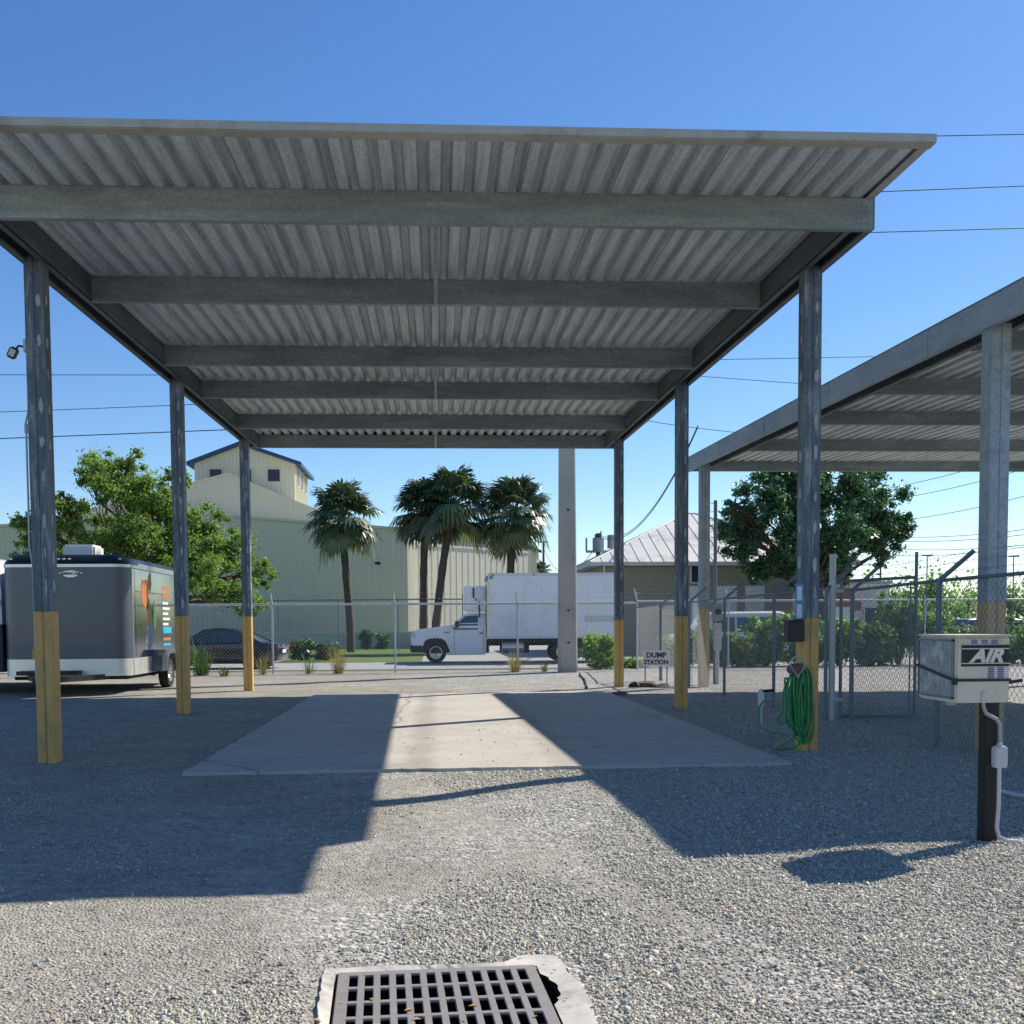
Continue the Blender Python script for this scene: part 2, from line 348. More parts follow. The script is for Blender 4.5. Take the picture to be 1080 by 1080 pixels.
# slab
slab = [(-2.56, 10.62), (3.72, 10.74), (3.70, 22.62), (-2.60, 22.50)]
def edge_pts(a, b, n, amp):
    a, b = Vector((*a, 0)), Vector((*b, 0)); d = b-a; nrm = Vector((-d.y, d.x, 0)).normalized()
    return [a+d*(i/n)+nrm*(random.uniform(-amp, amp) if i else 0) for i in range(n)]
ring = []
for i in range(4): ring += edge_pts(slab[i], slab[(i+1) % 4], 60, .025)
mb = MB(); n = len(ring)
mb.add([(p.x, p.y, .034) for p in ring]+[(p.x+random.uniform(-.02, .02), p.y-.03, -.1) for p in ring], [tuple(range(n))]+[(i, n+i, n+(i+1) % n, (i+1) % n) for i in range(n)])
tag(mb.build('concrete_pad', M['slab']), kind='structure')

# ---------------------------------------------------------------- drain
def drain():
    t = thing('drain_grate', 'rusty grey iron storm drain grate with rows of slots in a broken concrete collar', 'drain grate', (.02, 3.935, 0), math.radians(3))
    mb = MB(); W, D = .425, .53; nx, ny = 12, 6; z0, z1 = .002, .014
    bx = .05; px = (2*W-2*bx+.030)/nx; by = .05; py = (2*D-2*by+.033)/ny
    xs = [-W]; 
    for i in range(nx): xs += [-W+bx+i*px, -W+bx+i*px+px-.030]
    xs += [W]; ys = [-D]
    for j in range(ny): ys += [-D+by+j*py, -D+by+j*py+py-.033]
    ys += [D]
    NX, NY = len(xs), len(ys); vs = [(x, y, z) for z in (z1, z0) for y in ys for x in xs]; L = NX*NY; fs = []
    def solid(i, j): return 0 <= i < NX-1 and 0 <= j < NY-1 and not (i % 2 == 1 and j % 2 == 1)
    for j in range(NY-1):
        for i in range(NX-1):
            a, b, c, d = j*NX+i, j*NX+i+1, (j+1)*NX+i+1, (j+1)*NX+i
            if solid(i, j):
                fs.append((a, b, c, d)); fs.append((L+d, L+c, L+b, L+a))
                if not solid(i-1, j): fs.append((a, d, L+d, L+a))
                if not solid(i+1, j): fs.append((c, b, L+b, L+c))
                if not solid(i, j-1): fs.append((b, a, L+a, L+b))
                if not solid(i, j+1): fs.append((d, c, L+c, L+d))
    mb.add(vs, fs); g = mb.build('grate', M['iron'], t, bevel=.003)
    # collar ring: inner loop follows the grate, with a broken notch on the right
    inner = []; outer = []; K = 120
    for k in range(K):
        a = 2*PI*k/K; c, s = math.cos(a), math.sin(a)
        r = min((W+.012)/max(abs(c), 1e-6), (D+.012)/max(abs(s), 1e-6)); x, y = r*c, r*s
        if c > 0 and .08 < y < .43: x += .045*math.sin((y-.08)/.35*PI)**.6*(1+.3*random.uniform(-1, 1))
        inner.append((x, y, .004)); ro = min((W+.06)/max(abs(c), 1e-6), (D+.05)/max(abs(s), 1e-6))*1.0
        ro *= 1+.02*math.sin(3*a+1)+.015*math.sin(7*a)+random.uniform(-.012, .012)
        if c > .5: ro *= 1.16
        outer.append((ro*c, ro*s, .016+.004*math.sin(5*a)))
    low = [(p[0]*1.02, p[1]*1.02, -.03) for p in outer]; deep = [(p[0]*1.0, p[1]*1.0, -.6) for p in inner]
    mb = MB(); mb.add(inner+outer+low, [(k, (k+1) % K, K+(k+1) % K, K+k) for k in range(K)]+[(K+k, K+(k+1) % K, 2*K+(k+1) % K, 2*K+k) for k in range(K)])
    mb.build('collar', M['collar'], t)
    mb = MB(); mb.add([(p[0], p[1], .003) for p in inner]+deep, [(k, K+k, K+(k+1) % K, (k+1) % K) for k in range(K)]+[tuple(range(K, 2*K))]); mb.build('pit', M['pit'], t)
drain()

# ---------------------------------------------------------------- loose stones
def stones():
    octv = np.array([(1, 0, 0), (-1, 0, 0), (0, 1, 0), (0, -1, 0), (0, 0, 1), (0, 0, -1)], float)
    octf = np.array([(0, 2, 4), (2, 1, 4), (1, 3, 4), (3, 0, 4), (2, 0, 5), (1, 2, 5), (3, 1, 5), (0, 3, 5)])
    n = 640000
    u = rng.random(n); y = 3.4+15.0*u**2.1; x = rng.uniform(-.56, .62, n)*y
    zone = np.sin(x*.8+1.7*np.sin(y*.6))+.7*np.sin(x*1.9-y*1.4+2)+.4*np.sin(x*4.1+y*3.3)+x*.42
    pr = np.clip(.40+.42*zone, .10, 1)
    tr = np.minimum(np.abs(x-(.25-.33*(y-8))), np.abs(x-(-1.55-.33*(y-8))))+.08*np.sin(y*2.3+x); pr = pr*np.where(y < 10.6, np.clip((tr-.12)/.28, .18, 1), 1)
    keep = rng.random(n) < pr
    slabm = (x > -2.58) & (x < 3.72) & (y > 10.66) & (y < 22.6); keep &= ~(slabm & (rng.random(n) > .012))
    gr = (x > -.52) & (x < .60) & (y > 3.4) & (y < 4.56); keep &= ~gr
    col = (x > -.62) & (x < .72) & (y > 3.4) & (y < 4.64); keep &= ~(col & (rng.random(n) > .55))
    x, y, zone, slabm = x[keep], y[keep], zone[keep], slabm[keep]; n = len(x)
    coarse = np.clip(.5+.4*zone, 0, 1)
    s = rng.lognormal(math.log(.0050), .36, n)*(1+.40*coarse)*(1+.03*np.clip(y-6, 0, 9)); s = np.clip(s, .0035, .026)
    sc = np.stack([s*rng.uniform(.8, 1.5, n), s*rng.uniform(.7, 1.2, n), s*rng.uniform(.35, .7, n)], 1)
    V = octv[None]*sc[:, None, :]*rng.uniform(.72, 1.28, (n, 6, 1))+rng.normal(0, .14, (n, 6, 3))*s[:, None, None]
    ax = rng.normal(0, 1, (n, 4)); ax[:, 1:3] *= .45; ax /= np.linalg.norm(ax, axis=1)[:, None]
    w, i, j, k = ax.T
    Rm = np.stack([1-2*(j*j+k*k), 2*(i*j-k*w), 2*(i*k+j*w), 2*(i*j+k*w), 1-2*(i*i+k*k), 2*(j*k-i*w), 2*(i*k-j*w), 2*(j*k+i*w), 1-2*(i*i+j*j)], 1).reshape(n, 3, 3)
    V = np.einsum('nij,nkj->nki', Rm, V)
    z = und(x, y)+sc[:, 2]*.35+np.where(slabm, .034, 0)
    V += np.stack([x, y, z], 1)[:, None, :]
    Fc = (octf[None]+(np.arange(n)*6)[:, None, None]).reshape(-1)
    me = bpy.data.meshes.new('loose_stones'); me.vertices.add(n*6); me.vertices.foreach_set('co', V.astype(np.float32).ravel())
    me.loops.add(n*24); me.loops.foreach_set('vertex_index', Fc.astype(np.int32)); me.polygons.add(n*8)
    me.polygons.foreach_set('loop_start', np.arange(0, n*24, 3, dtype=np.int32))
    b = rng.choice([.55, .78, .93, 1.05, 1.22], n, p=[.06, .24, .37, .24, .09])*rng.uniform(.9, 1.1, n); warm = rng.normal(0, .04, n)+.02*(1-coarse)
    rust = rng.random(n) < .002
    c = np.stack([b*(1+warm)*np.where(rust, 1.1, 1), b*np.where(rust, .62, 1), b*(1-warm)*np.where(rust, .42, 1), np.ones(n)], 1)
    a = me.color_attributes.new('tint', 'FLOAT_COLOR', 'POINT'); a.data.foreach_set('color', np.repeat(c, 6, 0).astype(np.float32).ravel())
    me.materials.append(M['stone']); me.update(calc_edges=True)
    o = bpy.data.objects.new('loose_gravel', me); COL.objects.link(o); tag(o, 'loose grey and tan crushed stone covering the yard', 'gravel', kind='stuff')
stones()

def litter():
    r = np.random.default_rng(11); n = 150; y = 3.8+9*r.random(n)**1.4; x = r.uniform(-.5, .55, n)*y; V = []; C_ = []
    for i in range(n):
        s_ = r.uniform(.008, .022); a = r.uniform(0, 2*PI); c, q = math.cos(a)*s_, math.sin(a)*s_; z = float(und(np.array([x[i]]), np.array([y[i]]))[0])+.014
        if -2.6 < x[i] < 3.7 and y[i] > 10.6: z = .038
        V += [(x[i]-c, y[i]-q, z), (x[i]+q*.5, y[i]-c*.5, z+.006), (x[i]+c, y[i]+q, z+.003), (x[i]-q*.5, y[i]+c*.5, z+.007)]
        t = r.uniform(.5, 1.1); C_ += [(t, t*.62, t*.36, 1)]*4
    o = leafobj('leaf_litter', np.array(V), np.array(C_), M['stone'], None); tag(o, 'scattered tiny dry brown leaves on the gravel', 'leaf litter', kind='stuff')
# ---------------------------------------------------------------- canopies
SL = .0226
def zb(y): return 5.47+SL*(y-10.6)        # underside of beams
def sheet_mesh(x0, x1, y0, y1, zf, pitch=.225, depth=.088, nseg=10, skew=0):
    mb = MB(); ribs = int(round((x1-x0)/pitch)); pitch = (x1-x0)/ribs; vs = []; tn = []
    panel = {}
    for i in range(ribs):
        p = i//4
        if p not in panel: panel[p] = (random.uniform(.93, 1.05), random.uniform(-.002, .002))
        x = x0+i*pitch; off = panel[p][1]; tone = panel[p][0]
        for dx, dz in ((0, 0), (.44, 0), (.54, depth), (.86, depth), (.96, 0)):
            vs.append((x+dx*pitch+random.uniform(-.002, .002), dz+off)); tn.append(tone)
        if i % 4 == 3: vs.append((x+.990*pitch, -.006)); tn.append(.15); vs.append((x+.9999*pitch, -.006)); tn.append(.15)
    vs.append((x1, 0)); tn.append(1.)
    n = len(vs); V = []; T = []; ys = [j/nseg for j in range(nseg+1)]
    for f in ys:
        for (x, z), t in zip(vs, tn): ya = y0+skew*(x-x0); y = ya+(y1-ya)*f; V.append((x, y, zf(y)+z)); T.append((t, t, t*.985))
    Fs = [(j*n+i, j*n+i+1, (j+1)*n+i+1, (j+1)*n+i) for j in range(nseg) for i in range(n-1)]
    # upper skin 4 mm above so the sheet has thickness
    o = len(V); V2 = [(x, y, z+.004) for x, y, z in V]; F2 = [tuple(o+i for i in f[::-1]) for f in Fs]
    mb.v = V+V2; mb.f = Fs+F2; mb.m = [0]*len(mb.f); mb.t = T+T; return mb
def chan(mb, xw, dirx, y0, y1, zf, h=.31, fl=.075, th=.012, mi=0):
    """lipped channel running along y, web at xw, flanges pointing dirx"""
    for (a, b, c, d) in ((0, th, 0, h), (0, fl, 0, th), (0, fl, h-th, h), (fl-th, fl, th, .03)):
        xa, xb = sorted((xw+dirx*a, xw+dirx*b)); sec = [(xa, 0, c), (xb, 0, c), (xb, 0, d), (xa, 0, d)]
        mb.prism(sec, (0, y0, zf(y0)), (0, y1, zf(y1)), mi)
def purlin_mb(x0, x1, y, z, h=.31, fl=.08, th=.010):
    mb = MB(); mb.box(x0, x1, y, y+th, z, z+h-.001); mb.box(x0, x1, y+th, y+fl, z, z+th); mb.box(x0, x1, y+th, y+fl, z+h-th, z+h-.002)
    mb.box(x0, x1, y+fl-th, y+fl-.001, z+th, z+.035); return mb
def post(parent, x, y, ztop, yel, w=.2, zsink=-.15, side=1, steel='post', base='yellow'):
    mb = MB(); h = w/2
    # two boxed channels: front and back walls with a seam groove down the middle
    g = .004
    for sx in (-1, 1):
        xa, xb = sorted((x+sx*g, x+sx*h)); mb.box(xa, xb, y-h, y+h, yel, ztop)
    mb.box(x-g, x+g, y-h+.008, y+h-.008, yel, ztop-.01)
    # zinc touch-up blobs over the weld tacks
    z = yel+.25
    while z < ztop-.2:
        for (cx, cy, nx, ny) in ((x+h+.0015, y-h*.1, 1, 0), (x+.045, y-h-.0015, 0, -1), (x-h-.0015, y, -1, 0)):
            k = 9; w2 = random.uniform(.012, .032)*(1 if ny == 0 else .8); h2 = random.uniform(.05, .10); dz = random.uniform(-.04, .04)
            pts = []
            for q in range(k):
                a = 2*PI*q/k; rr = random.uniform(.75, 1.2)
                pts.append((cx+(0 if nx else w2*rr*math.cos(a)), cy+(w2*1.5*rr*math.cos(a) if nx else 0), z+dz+h2*rr*math.sin(a)))
            if random.random() < .85: mb.add(pts, [tuple(range(k))], 1)
        z += random.uniform(.36, .46)
    p = mb.build('post', [M[steel], M['postpatch']], parent)
    mb = MB(); e = .001
    for sx in (-1, 1):
        xa, xb = sorted((x+sx*g, x+sx*(h+e))); mb.box(xa, xb, y-h-e, y+h+e, zsink, yel)
    mb.box(x-g, x+g, y-h+.008, y+h-.008, zsink, yel)
    mb.build('painted_base', M[base], p, bevel=.006)
    return p
def main_canopy():
    t = thing('carport', 'tall grey corrugated steel carport over the concrete pad, six posts with yellow bases', 'carport', (0, 18, 0))
    off = Vector((0, 18, 0))
    def B(mb, name, mat, par=None, **k):
        o = mb.build(name, mat, par or t, **k)
        if par is None: o.location = -off
        return o
    XL, XR = -4.36, 4.33
    sh = sheet_mesh(XL-.135, XR+.135, 9.385, 25.95, lambda y: zb(y)+.315)
    B(sh, 'roof_sheet', M['sheet'])
    for xc, sgn in ((XL, -1), (XR, 1)):
        mb = MB(); yb0, yb1 = 10.61, 25.90
        chan(mb, xc+sgn*.142, -sgn, yb0, yb1, zb); chan(mb, xc-sgn*.142, sgn, yb0, yb1, zb)
        B(mb, 'rafter', M['rafter'])
        mb = MB(); xe = xc+sgn*.137
        mb.prism([(xe, 0, -.004), (xe+sgn*.006, 0, -.004), (xe+sgn*.006, 0, .066), (xe, 0, .066)], (0, 9.30, zb(9.3)+.315), (0, 25.95, zb(25.95)+.315))
        mb.prism([(xe, 0, -.006), (xe-sgn*.09, 0, -.006), (xe-sgn*.09, 0, -.010), (xe, 0, -.010)], (0, 9.30, zb(9.3)+.315), (0, 10.58, zb(10.58)+.315))
        B(mb, 'edge_trim', M['trim'])
    mb = MB(); z = zb(9.3)+.315; mb.box(XL-.143, XR+.143, 9.272, 9.292, z-.012, z+.058); mb.box(XL-.143, XR+.143, 9.293, 9.41, z-.016, z-.010); B(mb, 'edge_trim', M['trim'])
    mb = MB(); z = zb(25.95)+.315; mb.box(XL-.143, XR+.143, 25.952, 25.962, z-.02, z+.10); B(mb, 'edge_trim', M['sheet'])
    ps = [10.60, 13.42, 16.92, 19.58, 22.99, 25.80]
    for i, y in enumerate(ps):
        xa, xb = (XL-.143, XR+.143) if i in (0, 5) else (XL+.145, XR-.145)
        mb = purlin_mb(xa, xb, y-(.0 if i else .012), zb(y))
        if i == 0:
            for x_ in (xa, xb): s = 1 if x_ > 0 else -1; mb.box(*sorted((x_-s*.004, x_)), y-.02, y+.09, zb(y)+.002, zb(y)+.305)
            for zz in (.06, .11, .17, .22):
                for xx in (.08, .13, .18): cyl(mb, (xb-xx, y-.018, zb(y)+zz), .007, (0, 1, 0), .014, 6)
        B(mb, 'purlin', M['purlin'])
    for a, b in ((0, 1), (2, 3), (4, 5)):
        mb = MB(); mb.prism([(.015, 0, -.004), (.065, 0, -.004), (.065, 0, .004), (.015, 0, .004)], (0, ps[a]+.09, zb(ps[a])+.03), (0, ps[b]+.01, zb(ps[b])-.004))
        mb.box(.02, .06, ps[b]-.018, ps[b]-.004, zb(ps[b])-.004, zb(ps[b])+.16 if a == 0 else zb(ps[b])+.30)
        mb.prism([(.015, 0, -.004), (.025, 0, -.004), (.025, 0, .05), (.015, 0, .05)], (0, ps[a]+.09, zb(ps[a])+.03), (0, ps[b]-.02, zb(ps[b])))
        B(mb, 'sag_strut', M['purlin'])
    for xc in (XL, XR):
        for y, yl in (((12.0, atY(52, 645, 12).z), (18.29, atY(193, 650, 18.29).z), (24.59, atY(262, 650, 24.59).z)) if xc < 0 else ((12.0, atY(850, 652, 12).z), (18.29, atY(717, 650, 18.29).z), (24.59, atY(652, 654, 24.59).z))):
            p = post(t, xc, y, zb(y)+.05, yl); p.location = -off
main_canopy()
def side_canopy():
    t = thing('carport', 'lower carport with a pale grey fascia at the right, beside the fenced walkway', 'carport', (10, 17, 0)); off = Vector((10, 17, 0))
    def zr(y): return 5.065+.0305*(y-10.9)       # top of fascia
    def B(mb, name, mat, **k): o = mb.build(name, mat, t, **k); o.location = -off; return o
    x0, x1, y0, y1 = 6.14, 15.2, 9.52, 25.4
    zf = lambda y: zr(y)-.085
    SK = .2; B(sheet_mesh(x0+.01, x1, y0+.02, y1, zf, skew=SK), 'roof_sheet', M['sheet']); mb = MB(); mb.box(x0, x1, y1+.002, y1+.012, zf(y1)-.02, zf(y1)+.09); B(mb, 'edge_trim', M['sheet'])
    for xe, s in ((x0, 1), (x1, -1)):
        mb = MB(); y0 = 9.52 if s > 0 else 9.52+SK*(x1-x0); mb.prism([(xe, 0, 0), (xe+s*.01, 0, 0), (xe+s*.01, 0, .33), (xe, 0, .33)], (0, y0, zr(y0)-.33), (0, y1, zr(y1)-.33))
        mb.prism([(xe+s*.01, 0, 0), (xe+s*.075, 0, 0), (xe+s*.075, 0, .01), (xe+s*.01, 0, .01)], (0, y0, zr(y0)-.33), (0, y1, zr(y1)-.33))
        mb.prism([(xe-s*.012, 0, .334), (xe+s*.03, 0, .334), (xe+s*.03, 0, .342), (xe-s*.012, 0, .342)], (0, y0, zr(y0)-.33), (0, y1, zr(y1)-.33))
        if s > 0:
            for ys in (12.9, 16.2, 19.4, 22.5): mb.box(xe-.006, xe-.001, ys-.015, ys+.015, zr(ys)-.325, zr(ys)-.002)
        B(mb, 'fascia', M['fascia']); y0 = 9.52
        mb = MB(); chan(mb, xe+s*.40, -s, y0+(.2 if s > 0 else 2.1), y1-.1, lambda y: zr(y)-.32, h=.24); B(mb, 'rafter', M['rafter'])
    mb = MB(); mb.prism([(0, -.012, -.33), (0, -.001, -.33), (0, -.001, .005), (0, -.012, .005)], (x0, y0, zr(y0)), (x1, y0+SK*(x1-x0), zr(y0+SK*(x1-x0)))); B(mb, 'edge_trim', M['fascia'])
    for y in (12.55, 15.4, 18.2, 21.6, 25.25):
        B(purlin_mb(x0+(.42 if y < 25 else .02), x1-(.42 if y < 25 else .02), y, zr(y)-.322, h=.24), 'purlin', M['purlin'])
    for x in (6.29, 15.0):
        for y, yl in ((11.55, 1.72), (18.2, 1.75), (24.3, 1.85)):
            if x < 7 and y == 18.2: continue
            p = post(t, x, y, zr(y)-.29, yl, w=.22, steel='fascia', base='tan'); p.location = -off
side_canopy()

# ---------------------------------------------------------------- chain link
def link_panel(mb, a, b, z0, z1, pitch, r):
    """woven diamond mesh: two families of slanting wires between plan points a and b"""
    a = Vector((a[0], a[1], 0)); b = Vector((b[0], b[1], 0)); L = (b-a).length; d = (b-a)/L; nn = Vector((-d.y, d.x, 0)); H = z1-z0
    cnt = int((L+H)/pitch)
    for fam in (1, -1):
        for i in range(cnt+1):
            s0 = i*pitch-(H if fam == 1 else 0); s1 = s0+fam*H
            if fam == -1: s0, s1 = i*pitch, i*pitch-H
            t0, t1 = 0., 1.
            lo, hi = min(s0, s1), max(s0, s1)
            if hi <= 0 or lo >= L: continue
            def tt(s): return (s-s0)/(s1-s0)
            if s0 < 0: t0 = tt(0)
            if s0 > L: t0 = tt(L)
            if s1 < 0: t1 = tt(0)
            if s1 > L: t1 = tt(L)
            if t1-t0 < .01: continue
            P = a+d*(s0+(s1-s0)*t0)+Vector((0, 0, z0+H*t0)); Q = a+d*(s0+(s1-s0)*t1)+Vector((0, 0, z0+H*t1)); o = nn*(r*1.0*fam)
            w = d*r*1.0; u = Vector((0, 0, r)); q = nn*r*1.2
            vs = [P+o-w, P+o+w, P+o+q, Q+o-w, Q+o+w, Q+o+q]
            mb.add(vs, [(0, 1, 4, 3), (1, 2, 5, 4), (2, 0, 3, 5)])
def barbed(mb, a, b, r=.0022, step=.13, sag=.0):
    a = Vector(a); b = Vector(b); mb.tube([a, (a+b)/2-Vector((0, 0, sag)), b], r, 3, cap=False); L = (b-a).length; d = (b-a)/L
    n = int(L/step)
    for i in range(1, n):
        p = a+(b-a)*(i/n)-Vector((0, 0, sag*(1-abs(2*i/n-1)))); 
        for q in range(2):
            v = Vector((random.uniform(-1, 1), random.uniform(-1, 1), random.uniform(.3, 1)))*.018
            mb.tube([p-v, p+v], r*.8, 3, cap=False)
def line_fence(pts, top, zp, label, pipe, wire, pitch, r, rr=.022, arm=None, name='chain_link_fence', skip=(), rail=True, strands=3, arm_len=.42):
    """pts: plan points of the posts"""
    t = thing(name, label, 'chain-link fence', (pts[0][0], pts[0][1], 0)); off = Vector((pts[0][0], pts[0][1], 0))
    def B(mb, nm, mat): o = mb.build(nm, mat, t, smooth=False); o.location = -off; return o
    for i, p in enumerate(pts):
        mb = MB(); mb.tube([(p[0], p[1], -.1), (p[0], p[1], top+.03)], rr, 10)
        if arm is not None:
            ax = Vector(arm).normalized()*arm_len; mb.tube([(p[0], p[1], top), (p[0]+ax.x, p[1]+ax.y, top+ax.z)], rr*.8, 8)
        B(mb, 'post', pipe)
    mesh = MB()
    for i in range(len(pts)-1):
        if i in skip: continue
        a, b = pts[i], pts[i+1]
        link_panel(mesh, a, b, .04, top-.01, pitch, r)
        if rail: mb = MB(); mb.tube([(a[0], a[1], top), (b[0], b[1], top)], .021 if rr > .0325 or pipe is M['fencedark'] else .036, 8); B(mb, 'top_rail', pipe)
    for k in (.04,): 
        for i in range(len(pts)-1):
            if i not in skip: mesh.tube([(pts[i][0], pts[i][1], k), (pts[i+1][0], pts[i+1][1], k)], .003, 3, cap=False)
    B(mesh, 'chain_link_mesh', wire)
    if arm is not None:
        mb = MB(); ax = Vector(arm).normalized()*arm_len
        for i in range(len(pts)-1):
            for k in range(strands):
                f = (k+1)/strands*.97; a, b = pts[i], pts[i+1]
                barbed(mb, (a[0]+ax.x*f, a[1]+ax.y*f, top+ax.z*f), (b[0]+ax.x*f, b[1]+ax.y*f, top+ax.z*f), sag=.01)
        B(mb, 'barbed_wire', wire)
    return t
# long boundary fence behind the pad
def bf(u): 
    k = ray(u, 700); s = k.x/k.y; y = 32.6/(1-.055*s*1.0) if True else 0
    y = 33.3/(1-.04*s); return (s*y, y)
us = [-62, 58, 172, 288, 417, 546, 672]
line_fence([bf(u) for u in us], 2.17, 0, 'silver chain-link boundary fence between the pad and the road, dry weeds at its foot', M['fence'], M['wire'], .115, .0032, rr=.032, arm=(-.12, .0, 1), arm_len=.36, strands=2)
line_fence([bf(u) for u in (672, 768, 870, 975, 1085, 1200)], 2.22, 0, 'silver chain-link boundary fence with leafy bushes behind it, right of the truck', M['fence'], M['wire'], .115, .0030, rr=.030, arm=(-.25, .0, 1), arm_len=.42)
# walkway fence beside the right carport
FX = 5.92
pn = [(FX, 27.2), (FX, 24.2), (FX, 21.2), (FX, 18.05), (FX, 15.6)]
line_fence(pn, 2.0, 0, 'weathered grey chain-link fence with outward barbed arms, far part beside the hose post', M['fencedark'], M['wiredark'], .10, .003, rr=.03, arm=(.75, 0, .62), arm_len=.52)
line_fence([(FX+.34, 15.45), (FX-.02, 12.0), (FX-.02, 8.6)], 1.98, 0, 'weathered grey chain-link fence with barbed arms passing behind the air machine', M['fencedark'], M['wiredark'], .10, .003, rr=.034, arm=(.62, -.25, .62), arm_len=.5)
bfc = bf(672)
line_fence([bfc, (FX, 27.35)], 2.02, 0, 'short oblique chain-link fence from the road corner to the dump station sign', M['fencedark'], M['wiredark'], .2, .0022, rr=.03)
# gate
def gate():
    t = thing('chain_link_gate', 'open pedestrian gate of grey pipe and chain link topped with barbed wire', 'gate', (6.02, 15.62, 0)); off = Vector((6.02, 15.62, 0))
    def B(mb, nm, mat): o = mb.build(nm, mat, t); o.location = -off; return o
    a = Vector((6.02, 15.62, 0)); b = Vector((7.24, 15.45, 0)); d = (b-a).normalized()
    mb = MB(); mb.tube([a+Vector((0, 0, -.1)), a+Vector((0, 0, 2.50))], .05, 12); mb.tube([a+Vector((0, 0, 2.50)), a+Vector((0, 0, 2.53))], .056, 12)
    for z in (.25, 1.2, 1.95, 2.05): mb.tube([a+Vector((0, 0, z)), a+Vector((0, 0, z+.05))], .058, 12)
    B(mb, 'gate_post', M['fence'])
    g0 = a+d*.13; g1 = b
    mb = MB(); zl, zh = .07, 2.12
    for p, zt in ((g0, zh), (g1, 2.55)): mb.tube([p+Vector((0, 0, zl)), p+Vector((0, 0, zt))], .026, 8)
    for z in (zl, zh): mb.tube([g0+Vector((0, 0, z)), g1+Vector((0, 0, z+(.05 if z > 1 else 0)))], .024, 8)
    mb.tube([g1+d*-.08+Vector((0, 0, zl)), g1+d*-.08+Vector((0, 0, zh))], .012, 6); mb.box(g1.x-.18, g1.x+.1, g1.y-.03, g1.y+.03, .04, .075)
    B(mb, 'gate_frame', M['fencedark'])
    mb = MB(); link_panel(mb, g0, g1, zl, zh, .095, .0028); B(mb, 'chain_link_mesh', M['wiredark'])
    mb = MB()
    for k in range(4): barbed(mb, g0+Vector((0, 0, 2.19+k*.09)), g1+Vector((0, 0, 2.24+k*.09)), step=.1)
    B(mb, 'barbed_wire', M['wiredark'])
    for z in (.3, 1.95): mb = MB(); mb.box(g0.x-.10, g0.x+.03, g0.y-.035, g0.y+.0, z, z+.05); B(mb, 'hinge', M['fence'])
gate()
# dark fence far beyond the road
def ff(u, Y): k = ray(u, 650); return (k.x/k.y*Y, Y)
t = thing('chain_link_fence', 'far chain-link fence with a dark rail before the big cream warehouse', 'chain-link fence', (*ff(140, 62), 0)); off = Vector(t.location)
for u in (80, 164, 227, 294, 357, 420, 488):
    p = ff(u, 62); mb = MB().tube([(*p, -.05), (*p, 3.05 if u != 488 else 3.3)], .032, 6); o = mb.build('post', M['fencedark'], t); o.location = -off
mb = MB(); mb.tube([(*ff(60, 62), 3.02), (*ff(488, 62), 3.02)], .04, 6); o = mb.build('top_rail', M['fencedark'], t); o.location = -off
mb = MB(); link_panel(mb, ff(60, 62), ff(488, 62), .05, 3.0, .18, .0045); o = mb.build('chain_link_mesh', M['wiredark'], t); o.location = -off
mb = MB()
for z in (3.15, 3.3): mb.tube([(*ff(60, 62), z), (*ff(488, 62), z)], .004, 3)
o = mb.build('barbed_wire', M['wiredark'], t); o.location = -off

# ---------------------------------------------------------------- buildings
def rib_wall(mb, a, b, z0, ztop, rib=.33, dep=.04, mi=0, pr=((0, 0), (.62, 0), (.70, 1), (.92, 1))):
    """vertical ribbed wall from plan a to b; ztop(s) gives the top with s in 0..1"""
    a = Vector((a[0], a[1], 0)); b = Vector((b[0], b[1], 0)); L = (b-a).length; d = (b-a)/L; nn = Vector((d.y, -d.x, 0)); n = int(L/rib); vs = []
    for i in range(n):
        for f, o in pr: vs.append(((i+f)/n, o*dep))
    vs.append((1, 0)); P = [a+d*(L*s)+nn*o for s, o in vs]
    V = [(p.x, p.y, z0) for p in P]+[(p.x, p.y, ztop(s)) for p, (s, o) in zip(P, vs)]; k = len(P)
    mb.add(V, [(i, i+1, k+i+1, k+i) for i in range(k-1)], mi)
def win(parent, off, c, w, h, axis='x', name='window', frame=M['creamlight'], glassm=M['winglass'], t_=.06, proud=.05):
    x, y, z = c; mb = MB(); f = t_
    def bx(u0, u1, z0, z1, p0, p1):
        if axis == 'x': mb.box(x+u0, x+u1, y-p1, y-p0, z0, z1)
        else: mb.box(x+p0, x+p1, y+u0, y+u1, z0, z1)
    for (u0, u1, z0, z1) in ((-w/2-f, -w/2, z-h/2-f, z+h/2+f), (w/2, w/2+f, z-h/2-f, z+h/2+f), (-w/2, w/2, z+h/2, z+h/2+f), (-w/2, w/2, z-h/2-f, z-h/2)): bx(u0, u1, z0, z1, .0, proud)
    o = mb.build(name, frame, parent); o.location = -off
    mb = MB(); bx(-w/2, w/2, z-h/2, z+h/2, .0, proud*.5); g = mb.build('pane', glassm, o); return o
